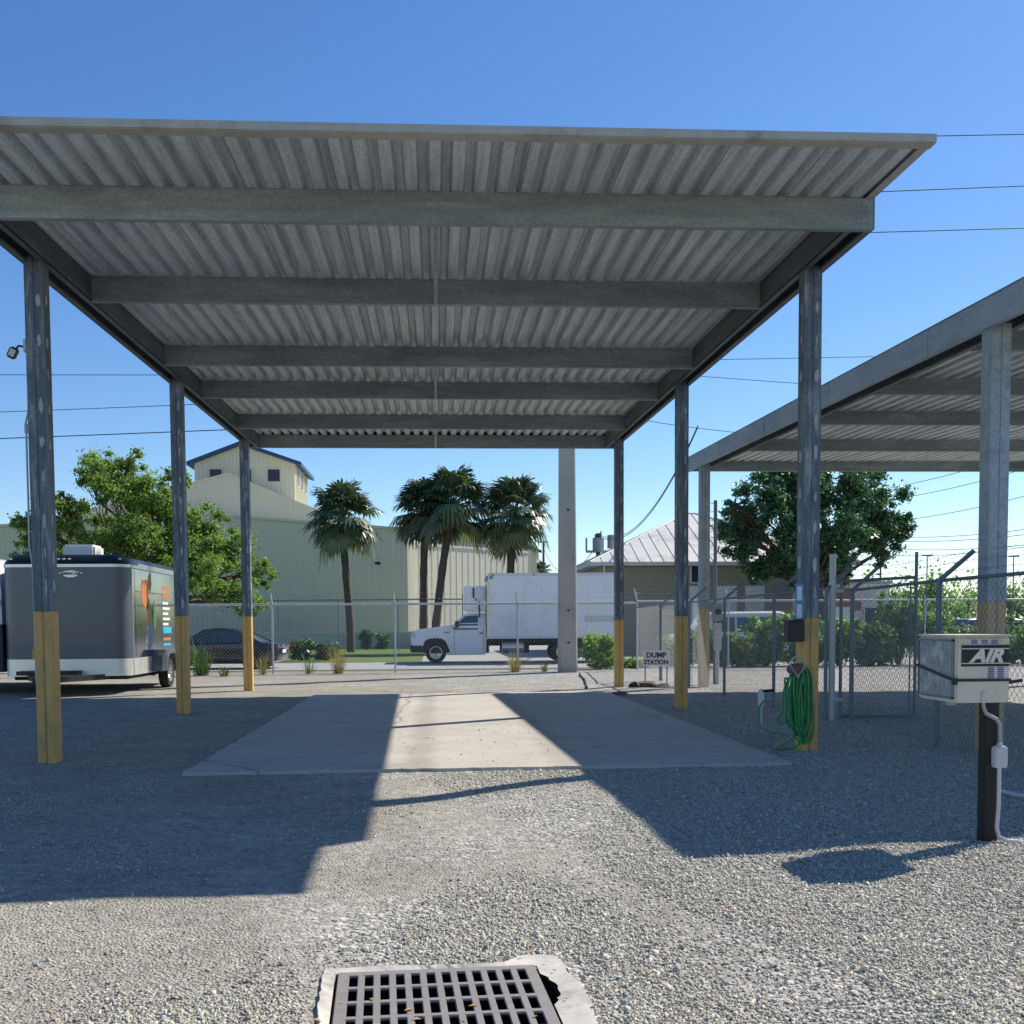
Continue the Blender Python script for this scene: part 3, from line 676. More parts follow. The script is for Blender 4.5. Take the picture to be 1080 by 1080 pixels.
def warehouse():
    t = thing('warehouse', 'large cream ribbed-steel warehouse with stepped gables and a blue-roofed tower', 'warehouse', (-12, 72, 0)); off = Vector((-12, 72, 0))
    def B(mb, nm, mat, **k): o = mb.build(nm, mat, t, **k); o.location = -off; return o
    def X(u, Y): k = ray(u, 560); return k.x/k.y*Y
    def Z(u, v, Y): return atY(u, v, Y).z
    # lower hall: gable end towards the road
    Y1 = 72; xl, xr = X(-60, Y1), X(430, Y1); pk = X(205, Y1); zp = Z(205, 542, Y1); ze = Z(430, 559, Y1); zl = Z(-60, 559, Y1)
    sp = (pk-xl)/(xr-xl)
    top = lambda s: zl+(zp-zl)*s/sp if s < sp else zp+(ze-zp)*(s-sp)/(1-sp)
    mb = MB(); rib_wall(mb, (xl, Y1), (xr, Y1), -.05, top); rib_wall(mb, (xr, Y1), (xr, 88.0), -.05, lambda s: ze); B(mb, 'wall', M['ribwall'])
    mb = MB(); mb.add([(xl-.1, Y1-.15, zl+.02), (pk, Y1-.15, zp+.02), (pk, 100, zp+.02), (xl-.1, 100, zl+.02), (xr+.15, Y1-.15, ze+.02), (xr+.15, 100, ze+.02)], [(0, 1, 2, 3), (1, 4, 5, 2)])
    B(mb, 'roof', M['metalroof'])
    mb = MB()
    for a, b, c, d in ((xl-.1, zl, pk, zp), (pk, zp, xr+.15, ze)): mb.add([(a, Y1-.17, b-.05), (c, Y1-.17, d-.05), (c, Y1-.17, d+.12), (a, Y1-.17, b+.12), (a, Y1-.05, b-.05), (c, Y1-.05, d-.05), (c, Y1-.05, d+.12), (a, Y1-.05, b+.12)], [(0, 1, 2, 3), (3, 2, 6, 7), (0, 4, 5, 1), (4, 7, 6, 5)])
    mb.box(xr+.03, xr+.16, Y1-.17, 88, ze-.14, ze+.02); B(mb, 'roof_trim', M['creamlight'])
    # angled wing to the right
    wa = (xr+.02, 88.0); wb = (X(558, 99), 99.0); zw = 8.25
    mb = MB(); rib_wall(mb, wa, wb, -.05, lambda s: zw, rib=.75, dep=.03, pr=((0, 0), (.90, 0), (.92, 1), (.98, 1))); rib_wall(mb, wb, (wb[0]-4, wb[1]+8), -.05, lambda s: zw, rib=.9); B(mb, 'wall', M['ribwall'])
    mb = MB(); mb.prism([(wa[0], wa[1]-.12, zw-.05), (wa[0], wa[1]-.12, zw+.14), (wa[0]-.1, wa[1]+.2, zw+.14), (wa[0]-.1, wa[1]+.2, zw-.05)], (0, 0, 0), (wb[0]-wa[0], wb[1]-wa[1], 0)); B(mb, 'roof_trim', M['creamlight'])
    mb = MB(); mb.add([(*wa, zw), (*wb, zw), (wb[0]-4, wb[1]+8, zw), (wa[0]-4, wa[1]+8, zw)], [(0, 1, 2, 3)]); B(mb, 'roof', M['metalroof'])
    # middle tier
    Y2 = 78; pts = [(X(60, Y2), Z(60, 548, Y2)), (X(241, Y2), Z(241, 501, Y2)), (X(322, Y2), Z(322, 534, Y2)), (X(392, Y2), Z(392, 560, Y2))]
    xs_ = [p[0] for p in pts]
    def top2(s):
        x = xs_[0]+(xs_[-1]-xs_[0])*s
        for (a, b), (c, d) in zip(pts, pts[1:]):
            if a <= x <= c+1e-6: return b+(d-b)*(x-a)/(c-a)
        return pts[-1][1]
    mb = MB(); rib_wall(mb, (xs_[0], Y2), (xs_[-1], Y2), 6, top2); B(mb, 'wall', M['ribwall'])
    mb = MB()
    for (a, b), (c, d) in zip(pts, pts[1:]): mb.add([(a, Y2-.15, b+.0), (c, Y2-.15, d+.0), (c, Y2+16, d), (a, Y2+16, b), (a, Y2-.15, b+.14), (c, Y2-.15, d+.14), (c, Y2+16, d+.14), (a, Y2+16, b+.14)], [(0, 1, 5, 4), (4, 5, 6, 7), (0, 3, 2, 1)])
    B(mb, 'roof', M['creamlight'])
    # tower
    Y3 = 84; xl, xr = X(207, Y3), X(312, Y3); pk = X(256, Y3); zp = Z(254, 470, Y3); zl, zr_ = Z(207, 488, Y3), Z(312, 488.5, Y3); y2 = 92.
    sp = (pk-xl)/(xr-xl)
    mb = MB(); rib_wall(mb, (xl, Y3), (xr, Y3), 9, lambda s: zl+(zp-zl)*s/sp if s < sp else zp+(zr_-zp)*(s-sp)/(1-sp)); rib_wall(mb, (xr, Y3), (xr, y2), 9, lambda s: zr_); rib_wall(mb, (xl, y2), (xl, Y3), 9, lambda s: zl)
    B(mb, 'wall', M['ribwall'])
    mb = MB(); o_ = .55
    for (a, za), (c, zc) in (((xl-o_, zl-.25), (pk, zp)), ((pk, zp), (xr+o_, zr_-.25))):
        mb.add([(a, Y3-.5, za), (c, Y3-.5, zc), (c, y2+.5, zc), (a, y2+.5, za), (a, Y3-.5, za+.28), (c, Y3-.5, zc+.28), (c, y2+.5, zc+.28), (a, y2+.5, za+.28)], [(0, 3, 2, 1), (4, 5, 6, 7), (0, 1, 5, 4), (1, 2, 6, 5), (2, 3, 7, 6), (3, 0, 4, 7)])
    B(mb, 'roof', M['blueroof'])
    for u0, u1 in ((222, 236), (256, 267), (283, 297)):
        xa, xb = X(u0, Y3), X(u1, Y3); win(t, off, ((xa+xb)/2, Y3-.04, Z(290, 501.5, Y3)), xb-xa-.1, .95)
    for y in (85.6, 88, 90.4): win(t, off, (xr+.04, y, Z(290, 501, Y3)), .7, 1.3, axis='y', t_=.09)
    win(t, off, (X(398, Y1), Y1-.04, Z(398, 594, Y1)), .38, .22, t_=.12, name='vent')
warehouse()
# low wall at the foot of the warehouse
mb = MB(); mb.box(-30, 0.6, 68.0, 68.2, -.05, 1.02, 0); mb.box(-30, .62, 67.96, 68.24, 1.02, 1.10, 1)
tag(mb.build('low_wall', [M['lowwall'], M['creamlight']]), 'low pale painted block wall along the lawn before the big warehouse', 'wall')
# small gable beyond
def far_hall():
    t = thing('far_building', 'pale building with a dark blue gable roof showing above the cream wing', 'building', (-3, 112, 0)); off = Vector((-3, 112, 0))
    X = lambda u: ray(u, 560).x/ray(u, 560).y*112; Z = lambda v: atY(500, v, 112).z
    xl, xr, pk = X(452), X(566), X(505)
    mb = MB(); mb.add([(xl, 112, 0), (xr, 112, 0), (xr, 112, Z(583)), (pk, 112, Z(556)), (xl, 112, Z(573)), (xl, 124, 0), (xr, 124, 0), (xr, 124, Z(583)), (pk, 124, Z(556)), (xl, 124, Z(573))], [(0, 1, 2, 3, 4), (1, 6, 7, 2), (0, 4, 9, 5)]); o = mb.build('wall', M['creamlight'], t); o.location = -off
    mb = MB(); mb.add([(xl-.5, 111.6, Z(574)), (pk, 111.6, Z(555.5)), (pk, 124, Z(555.5)), (xl-.5, 124, Z(574)), (xr+.5, 111.6, Z(584)), (xr+.5, 124, Z(584)),
        (xl-.5, 111.6, Z(574)+.3), (pk, 111.6, Z(555.5)+.3), (pk, 124, Z(555.5)+.3), (xl-.5, 124, Z(574)+.3), (xr+.5, 111.6, Z(584)+.3), (xr+.5, 124, Z(584)+.3)], [(0, 1, 7, 6), (6, 7, 8, 9), (1, 4, 10, 7), (7, 10, 11, 8)]); o = mb.build('roof', M['blueroof'], t); o.location = -off
far_hall()
def house():
    t = thing('house', 'khaki single-storey building with a pale standing-seam hip roof behind the truck', 'house', (14, 56, 0)); off = Vector((14, 56, 0))
    def B(mb, nm, mat, **k): o = mb.build(nm, mat, t, **k); o.location = -off; return o
    ze, zp = 4.47, 7.5; x0, x1, y0, y1 = 7.42, 20.6, 50.0, 64.0; r0, r1 = (13.8, 57, zp), (14.2, 57, zp)
    c = [(x0, y0, ze), (x1, y0, ze), (x1, y1, ze), (x0, y1, ze)]
    mb = MB(); mb.add(c+[r0, r1], [(0, 1, 5, 4), (1, 2, 5), (2, 3, 4, 5), (3, 0, 4)])
    lo = [(p[0], p[1], ze-.18) for p in c]; mb.add(c+lo, [(0, 1, 5, 4), (1, 2, 6, 5), (2, 3, 7, 6), (3, 0, 4, 7), (4, 5, 6, 7)])
    # seams on the front slope
    for i in range(1, 22):
        x = x0+i*.6; 
        if x < 13.8: f = (x-x0)/(13.8-x0)
        elif x < 14.2: f = 1
        else: f = (x1-x)/(x1-14.2)
        if f <= .02: continue
        p = Vector((x, y0, ze)); q = Vector((x, y0+7*f, ze+3.03*f)); mb.tube([p+Vector((0, 0, .01)), q+Vector((0, 0, .01))], .022, 4)
    for i in range(1, 22):
        y = y0+i*.6; f = (y-y0)/7 if y < 57 else (y1-y)/7
        mb.tube([(x0, y, ze+.02), (x0+6.38*f, y, ze+3.03*f+.02)], .03, 4)
    for a, b in ((c[0], r0), (c[1], r1), (r0, r1)): mb.tube([a, b], .06, 5)
    B(mb, 'roof', M['metalroof'])
    mb = MB(); mb.box(x0+.55, x1-.5, y0+.6, y1-.5, -.05, ze-.2); B(mb, 'wall', M['khaki'])
    X = lambda u, Y=50.6: ray(u, 600).x/ray(u, 600).y*Y
    Zf = lambda v: atY(740, v, 50.6).z
    for u0, u1, v0, v1, nm in ((729, 742, 597, 614, 'window'),): win(t, off, ((X(u0)+X(u1))/2, 50.58, (Zf(v0)+Zf(v1))/2), X(u1)-X(u0), Zf(v0)-Zf(v1), frame=M['white'])
    for u0, u1 in ((727, 742), (755, 777), (786, 806)):
        mb = MB(); mb.box(X(u0), X(u1), 50.52, 50.6, 0, Zf(618)); o = B(mb, 'door', M['white'])
    mb = MB(); mb.tube([(X(637), 50.5, 4.3), (X(637), 50.5, 3.9), (X(634), 50.5, 3.7), (X(634), 50.5, 0)], .05, 6); B(mb, 'downpipe', M['white'])
house()
def pale_building():
    t = thing('pale_building', 'low white building with reddish brick panels seen through the fence gate', 'building', (17.5, 46.8, 0)); off = Vector((17.5, 46.8, 0))
    X = lambda u: ray(u, 640).x/ray(u, 640).y*46.8; Z = lambda v: atY(900, v, 46.8).z
    def B(mb, nm, mat, **k): o = mb.build(nm, mat, t, **k); o.location = -off; return o
    mb = MB(); mb.box(X(858), X(938), 46.8, 49.6, 0, Z(616)); B(mb, 'wall', M['white'])
    mb = MB(); mb.box(X(856), X(940), 46.65, 49.7, Z(616), Z(613)); B(mb, 'roof', M['lowwall'])
    for u0, u1, v0, v1 in ((880, 896, 620, 640), (900, 908, 634, 644), (860, 870, 636, 643)): mb = MB(); mb.box(X(u0), X(u1), 46.73, 46.79, Z(v1), Z(v0)); B(mb, 'brick_panel', M['brick'])
    win(t, off, (X(922), 46.78, 1.7), .9, .9, frame=M['white'])
pale_building()

# ---------------------------------------------------------------- foliage
def leafmesh(centers, radii, n, size, tone=(1, 1, 1), var=.3, flat=.75, elong=1.6, up=.3, seed=0):
    r = np.random.default_rng(seed); C = np.asarray(centers, float); w = np.asarray(radii)**2; w = w/w.sum(); idx = r.choice(len(C), n, p=w)
    d = r.normal(0, 1, (n, 3)); d /= np.linalg.norm(d, axis=1)[:, None]; rad = np.asarray(radii)[idx]*np.clip(np.abs(r.normal(0, .85, n)), 0, 2.1)
    P = C[idx]+d*rad[:, None]*np.array([1, 1, flat])
    nrm = d*.6+r.normal(0, .7, (n, 3))+np.array([0, 0, up]); nrm /= np.linalg.norm(nrm, axis=1)[:, None]
    a = r.normal(0, 1, (n, 3)); a -= nrm*(a*nrm).sum(1)[:, None]; a /= np.linalg.norm(a, axis=1)[:, None]; b = np.cross(nrm, a)
    s = size*r.uniform(.6, 1.35, n)[:, None]
    V = np.stack([P-a*s*elong*.5, P+b*s*.42+nrm*s*.08, P+a*s*elong*.5, P-b*s*.42+nrm*s*.08], 1)
    cl = r.uniform(.78, 1.25, len(C))[idx]; t = cl*r.uniform(1-var, 1+var, n); yel = r.normal(0, .10, n)
    c = np.stack([tone[0]*t*(1+yel), tone[1]*t, tone[2]*t*(1-yel), np.ones(n)], 1)
    return V.reshape(-1, 3), np.repeat(c, 4, 0)
def leafobj(name, V, Cc, mat, parent, loc=None):
    n = len(V)//4; me = bpy.data.meshes.new(name); me.vertices.add(4*n); me.vertices.foreach_set('co', V.astype(np.float32).ravel())
    me.loops.add(4*n); me.loops.foreach_set('vertex_index', np.arange(4*n, dtype=np.int32)); me.polygons.add(n); me.polygons.foreach_set('loop_start', np.arange(0, 4*n, 4, dtype=np.int32))
    a = me.color_attributes.new('tint', 'FLOAT_COLOR', 'POINT'); a.data.foreach_set('color', Cc.astype(np.float32).ravel()); me.materials.append(mat); me.update(calc_edges=True)
    o = bpy.data.objects.new(name, me); COL.objects.link(o); o.parent = parent
    if loc is not None: o.location = loc
    return o
def limb(mb, a, b, r0, r1, wob=.12, k=7, seg=6):
    a, b = Vector(a), Vector(b); L = (b-a).length; pts = []; rs = []
    for i in range(seg+1):
        f = i/seg; p = a.lerp(b, f); w = wob*L*math.sin(f*PI); p = p+Vector((random.uniform(-w, w), random.uniform(-w, w), random.uniform(-w, w)*.5+.12*L*math.sin(f*PI)*.4)); pts.append(p); rs.append(r0+(r1-r0)*f)
    mb.tube(pts, rs, k); return pts
def broad_tree(name, label, base, blobs, trunk_h, trunk_r, nleaf, size, mat, tone, seed, sub=9, subr=.36, group=None):
    """blobs: crown lobes (x,y,z,r) relative to base; each lobe is filled with leaf clumps on twigs"""
    random.seed(seed); t = thing(name, label, 'tree', base); mb = MB()
    fork = Vector((0, 0, trunk_h)); mb.tube([(0, 0, -.2), (random.uniform(-.1, .1), 0, trunk_h*.5), fork], [trunk_r*1.25, trunk_r, trunk_r*.85], 10)
    cs = []; rs = []
    for (x, y, z, r) in blobs:
        c = Vector((x, y, z)); pts = limb(mb, fork, c, trunk_r*.5, .035, .10)
        for i in range(sub):
            d = Vector((random.gauss(0, 1), random.gauss(0, 1), random.gauss(0, .8))).normalized()*r*random.uniform(.15, 1.12)
            q = c+d; limb(mb, pts[random.choice((3, 4, 5, 6))], q, .028, .006, .08, 4, 3); cs.append(q[:]); rs.append(r*subr*random.uniform(.55, 1.25))
    tr = mb.build('trunk', M['bark'], t, smooth=True)
    V, Cc = leafmesh(cs, rs, nleaf, size, tone, .32, .8, seed=seed); leafobj('crown', V, Cc, mat, t)
    return t
def P(u, v, Y): return atY(u, v, Y)
litter()
# left light green tree (behind the trailer)
b = P(150, 690, 44); b.z = 0
def lobes(lst, Y, base):
    out = []
    for (u, v, rpx, dy) in lst:
        p = P(u, v, Y+dy)-base; out.append((p.x, p.y, p.z, rpx/FPX*(Y+dy)))
    return out
bl = lobes([(130, 520, 36, 0), (100, 505, 28, 1), (165, 530, 32, -.6), (75, 560, 34, .5), (130, 575, 38, -1.5), (180, 575, 36, 0), (215, 560, 30, .6), (205, 605, 36, -1), (240, 585, 28, 1), (45, 575, 26, 1), (250, 625, 26, 0), (160, 620, 32, 1), (130, 490, 18, 0), (90, 615, 32, 0), (185, 505, 14, 0), (270, 605, 18, 1), (268, 640, 16, 1), (35, 556, 20, 0), (62, 530, 20, 0), (25, 590, 18, 1)], 42, b)
broad_tree('oak_tree', 'broad airy light green tree behind the grey trailer', b, bl, 2.0, .22, 125000, .082, M['leaf_sun'], (1, 1, 1), 3, sub=26, subr=.23)
# right dark tree
b = P(866, 680, 45.5); b.z = 0
bl = lobes([(860, 525, 36, 0), (815, 535, 34, 0), (905, 525, 34, 0), (938, 545, 28, 0), (880, 560, 34, -1.5), (835, 563, 32, -1), (793, 555, 28, 1), (785, 580, 20, 0), (825, 588, 18, 0), (918, 575, 26, 0), (950, 560, 18, 0), (860, 495, 30, 1), (900, 500, 26, 1), (825, 505, 26, 1), (768, 560, 14, 0), (868, 590, 18, 0), (775, 535, 14, 0), (805, 603, 16, 0), (842, 606, 17, -.5), (885, 602, 16, .5)], 45.5, b)
broad_tree('shade_tree', 'dense dark green shade tree under the roof line of the right carport', b, bl, 2.6, .2, 82000, .115, M['leaf_dark'], (1, 1, 1), 5, sub=27, subr=.25)

def palm(label, ub, vb_, ut, vt, Y, crown_r, seed, n=44, tone=1., group='sabal palms before the cream warehouse'):
    random.seed(seed); base = P(ub, 680, Y); base.z = 0; t = thing('palm_tree', label, 'palm tree', base, group=group)
    top = P(ut, vt, Y)-base; mb = MB(); pts = []; rs = []
    for i in range(15):
        f = i/14; p = Vector((top.x*(f**1.3), 0, top.z*f)); pts.append(p+Vector((.03*math.sin(f*7), 0, 0))); rs.append((.24-.05*f)*(1+.06*math.sin(i*2.6)))
    rs[-1] = .30; rs[-2] = .27; rs[-3] = .22
    mb.tube(pts, rs, 12); mb.build('trunk', M['palmbark'], t, smooth=True)
    mb = MB(); top = pts[-1]+Vector((0, 0, .05))
    for i in range(n):
        f = (i+.5)/n; el = math.radians(86-130*f+random.uniform(-16, 16)); az = i*2.39996+random.uniform(-.3, .3)
        d = Vector((math.cos(az)*math.cos(el), math.sin(az)*math.cos(el), math.sin(el))); Lp = crown_r*random.uniform(.34, .52)
        # petiole, bending down
        mid = top+d*Lp*.6; end = top+d*Lp-Vector((0, 0, .10*Lp*(1.2-math.sin(el)))); mb.tube([top, mid, end], [.035, .022, .016], 4, 0, (.9*tone, 1.25*tone, .8*tone))
        dd = (end-mid).normalized(); side = dd.cross(Vector((0, 0, 1)))
        if side.length < .1: side = Vector((1, 0, 0))
        side.normalize(); nrm = side.cross(dd).normalized(); Lf = crown_r*random.uniform(.46, .6); tn = random.uniform(.65, 1.3)*tone; old = f > .82
        K = 20
        for j in range(K):
            a = math.radians(-105+210*j/(K-1)); ld = (dd*math.cos(a)+side*math.sin(a)).normalized(); L = Lf*(1-.28*abs(a)/1.9)*random.uniform(.88, 1.08)
            w = .068*crown_r/2.2; wv = ld.cross(nrm).normalized()*w
            p0 = end; p1 = end+ld*L*.5+nrm*(.10*L*math.cos(a)); p2 = end+ld*L*.82-Vector((0, 0, L*.14)); p3 = end+ld*L*.98-Vector((0, 0, L*random.uniform(.12, .5)))
            c = (tn*(1.9 if old else 1), tn*(1.35 if old else 1), tn*(1.1 if old else 1))
            mb.add([p0, p1-wv, p1+wv, p2-wv*.8, p2+wv*.8, p3], [(0, 1, 2), (1, 3, 4, 2), (3, 5, 4)], 0, c)
    mb.build('crown', M['frond'], t)
palm('single palm with a round crown standing left of the other palms', 370, 680, 361, 548, 60, 2.7, 11)
palm('straight palm with the darkest crown, left of the close pair', 446, 680, 449, 540, 58, 2.35, 12, tone=.7)
palm('leaning palm whose trunk slants right, close beside the straight one', 457, 680, 478, 534, 57, 2.75, 13)
palm('palm rising behind the front of the white box truck', 535, 680, 543, 543, 57, 2.65, 14)
palm('tiny distant palm beside the far thin utility pole', 571, 680, 571, 603, 115, 1.5, 16, n=30, tone=.7, group=None)

def shrub(label, u, vtop, Y, wpx, seed, mat='leaf_bush', tone=(1, 1, 1), n=2600, size=.10, vb=None, group='leafy bushes along the back fence'):
    random.seed(seed); p = P(u, 690, Y); p.z = 0; h = P(u, vtop, Y).z; w = wpx*1.0/FPX*Y/2; t = thing('bush', label, 'bush', p, group=group); cs = []; rs = []; mb = MB()
    for i in range(22):
        a = random.uniform(0, 2*PI); f = random.random(); zz = h*(.12+.8*f); r = w*random.uniform(.2, .95)*(1-.35*f); q = (math.cos(a)*r, math.sin(a)*r*.7, zz); cs.append(q); rs.append(max(.14, w*.30)*random.uniform(.7, 1.2))
        mb.tube([(0+q[0]*.1, q[1]*.1, 0), (q[0]*.5, q[1]*.5, zz*.6), q], [.018, .012, .005], 4)
    for i in range(6):
        a = random.uniform(-1, 1)*w*.8; q = (a, random.uniform(-.3, .3), h*random.uniform(.85, 1.12)); cs.append(q); rs.append(.14); mb.tube([(a*.4, 0, 0), q], [.014, .004], 4)
    mb.build('stems', M['bark'], t); V, C_ = leafmesh(cs, rs, n, size, tone, .35, .95, seed=seed); V[:, 2] = np.maximum(V[:, 2], .02); leafobj('leaves', V, C_, M[mat], t)
B_ = [(632, 676, 34.6, 46, 'bright green weedy bush at the foot of the concrete pole', (1.2, 1.25, 1)), (668, 700, 34.8, 26, 'small low bush beside the dump station sign', (1.1, 1.1, 1)),
      (712, 678, 35.3, 44, 'green bush behind the fence, just left of the second yellow post', (1, 1, 1)), (741, 664, 35.6, 40, 'bush hiding the front of the white van', (.9, .95, 1)),
      (778, 672, 35.2, 44, 'low bush before the white van windows', (1, 1, 1)), (808, 655, 35.6, 50, 'taller bush between the white van and the hose post', (1, 1.05, 1)),
      (848, 652, 35.8, 52, 'bush directly behind the hose post', (.9, 1, .9)), (884, 655, 35.4, 54, 'bright bush left of the open gate post', (1.15, 1.15, .9)),
      (918, 662, 35.2, 50, 'darker bush seen through the open gate', (.8, .85, .9)), (948, 632, 36.0, 56, 'tallest bush filling the middle of the gate', (.95, 1, .9)),
      (985, 655, 35.4, 54, 'bush behind the gate leaf edge', (.9, 1, .9)), (1018, 664, 35.2, 52, 'bush behind the air machine with pale blossoms', (1, 1, 1)),
      (1052, 658, 35.8, 50, 'bush between the right carport post and the frame edge', (1.05, 1.1, .9)), (1086, 660, 35.3, 54, 'bush at the right edge of the photo', (1, 1.05, .9))]
for i, (u, v, Y, w, lab, tn) in enumerate(B_): shrub(lab, u, v, Y, w, 100+i, tone=tn, n=4800 if w > 40 else 3200)
for i, (u, v, w) in enumerate(((318, 678, 30), (345, 682, 26), (385, 668, 16), (404, 672, 18))):
    shrub(['dark rounded shrub beside the tail of the black car', 'lower dark shrub right of the black car', 'small shrub against the low wall', 'second small shrub against the low wall, nearer the corner'][i], u, v, 46+20*(i > 1), w, 140+i, 'leaf_dark', n=2600, group='shrubs around the lawn')

def tuft(name, label, u, vtop, Y, wpx, n, mat, seed, droop=.35, wid=.012, group=None, heads=False):
    random.seed(seed); p = P(u, 700, Y); p.z = 0; h = P(u, vtop, Y).z; w = wpx/FPX*Y/2; mb = MB()
    for i in range(n):
        a = random.uniform(0, 2*PI); r = w*random.uniform(0, .35); b0 = Vector((math.cos(a)*r, math.sin(a)*r, 0)); L = h*random.uniform(.25, 1.12); out = w*random.uniform(.1, 1.35)
        d = Vector((math.cos(a), math.sin(a), 0)); sd = Vector((-d.y, d.x, 0))*wid*random.uniform(.45, .9); tn = random.uniform(.6, 1.3); c = (tn, tn, tn)
        p1 = b0+d*out*.3+Vector((0, 0, L*.55)); p2 = b0+d*out+Vector((0, 0, L*(1-droop*random.random())))
        mb.add([b0-sd, b0+sd, p1+sd*.8, p1-sd*.8, p2], [(0, 1, 2, 3), (3, 2, 4)], 0, c)
    o = mb.build(name, M[mat], None, loc=p); tag(o, label, 'plant', group)
tuft('grass_tuft', 'spiky green plant at the fence behind the second left post', 212, 668, 32.4, 44, 120, 'reed', 1, .5, .02)
tuft('grass_tuft', 'tall dry straw grass clump at the fence below the single palm', 357, 674, 32.9, 34, 130, 'dry', 2, .2, .011)
tuft('grass_tuft', 'leaning greenish grass blades left of the tall straw clump', 325, 680, 32.9, 34, 40, 'reed', 3, .3, .012)
tuft('grass_tuft', 'thin dry stalks at the third left yellow post', 277, 684, 32.7, 28, 70, 'dry', 4, .2, .010)
tuft('grass_tuft', 'dry grass clump at the fence post before the truck', 543, 680, 33.0, 36, 110, 'dry', 5, .3, .011)
tuft('grass_tuft', 'sparse green weeds between the truck and the concrete pole', 574, 694, 33.0, 20, 40, 'reed', 6, .5, .014)
tuft('grass_tuft', 'low green weed on the gravel beside the spiky plant', 236, 697, 31.8, 28, 50, 'reed', 7, .6, .018)

# ---------------------------------------------------------------- distant wood and cars
def far_trees():
    r = np.random.default_rng(3); cs = []; rs = []
    for i in range(150):
        x = r.uniform(25, 120); y = r.uniform(118, 150); z = r.uniform(.6, 5.0)*(1+.25*math.sin(x*.35)); cs.append((x, y, z)); rs.append(r.uniform(1.5, 2.8))
    V, C_ = leafmesh(cs, rs, 42000, .38, (.9, 1, 1), .35, .9, seed=9); V[:, 2] = np.maximum(V[:, 2], 0)
    o = leafobj('far_wood', V, C_, M['leaf_bush'], None); tag(o, 'distant belt of green trees beyond the parking lot', 'trees', kind='stuff')
far_trees()

def wheel(parent, x, y, z, r, w, side, rim=M['alu']):
    """side -1 faces -y"""
    mb = MB(); prof = [(r*.62, -w/2), (r*.95, -w/2), (r, -w*.32), (r, w*.32), (r*.95, w/2), (r*.62, w/2)]; k = 28
    rings = [[(x+a*math.cos(2*PI*j/k), y+b_, z+a*math.sin(2*PI*j/k)) for j in range(k)] for a, b_ in prof]; mb.loft(rings, 0, False); o = mb.build('wheel', M['rubber'], parent, smooth=True)
    mb = MB(); ys = y+side*w*.42
    prof = [(r*.62, side*w*.47), (r*.56, side*w*.47), (r*.5, side*w*.30), (r*.2, side*w*.22), (r*.14, side*w*.40), (.001, side*w*.42)]
    mb.loft([[(x+a*math.cos(2*PI*j/k), y+b_, z+a*math.sin(2*PI*j/k)) for j in range(k)] for a, b_ in prof], 0, False)
    for j in range(8):
        a = 2*PI*j/8; mb.tube([(x+r*.36*math.cos(a), ys-side*w*.20, z+r*.36*math.sin(a)), (x+r*.36*math.cos(a), ys-side*w*.1, z+r*.36*math.sin(a))], r*.05, 6)
    mb.build('rim', rim, o, smooth=True); return o

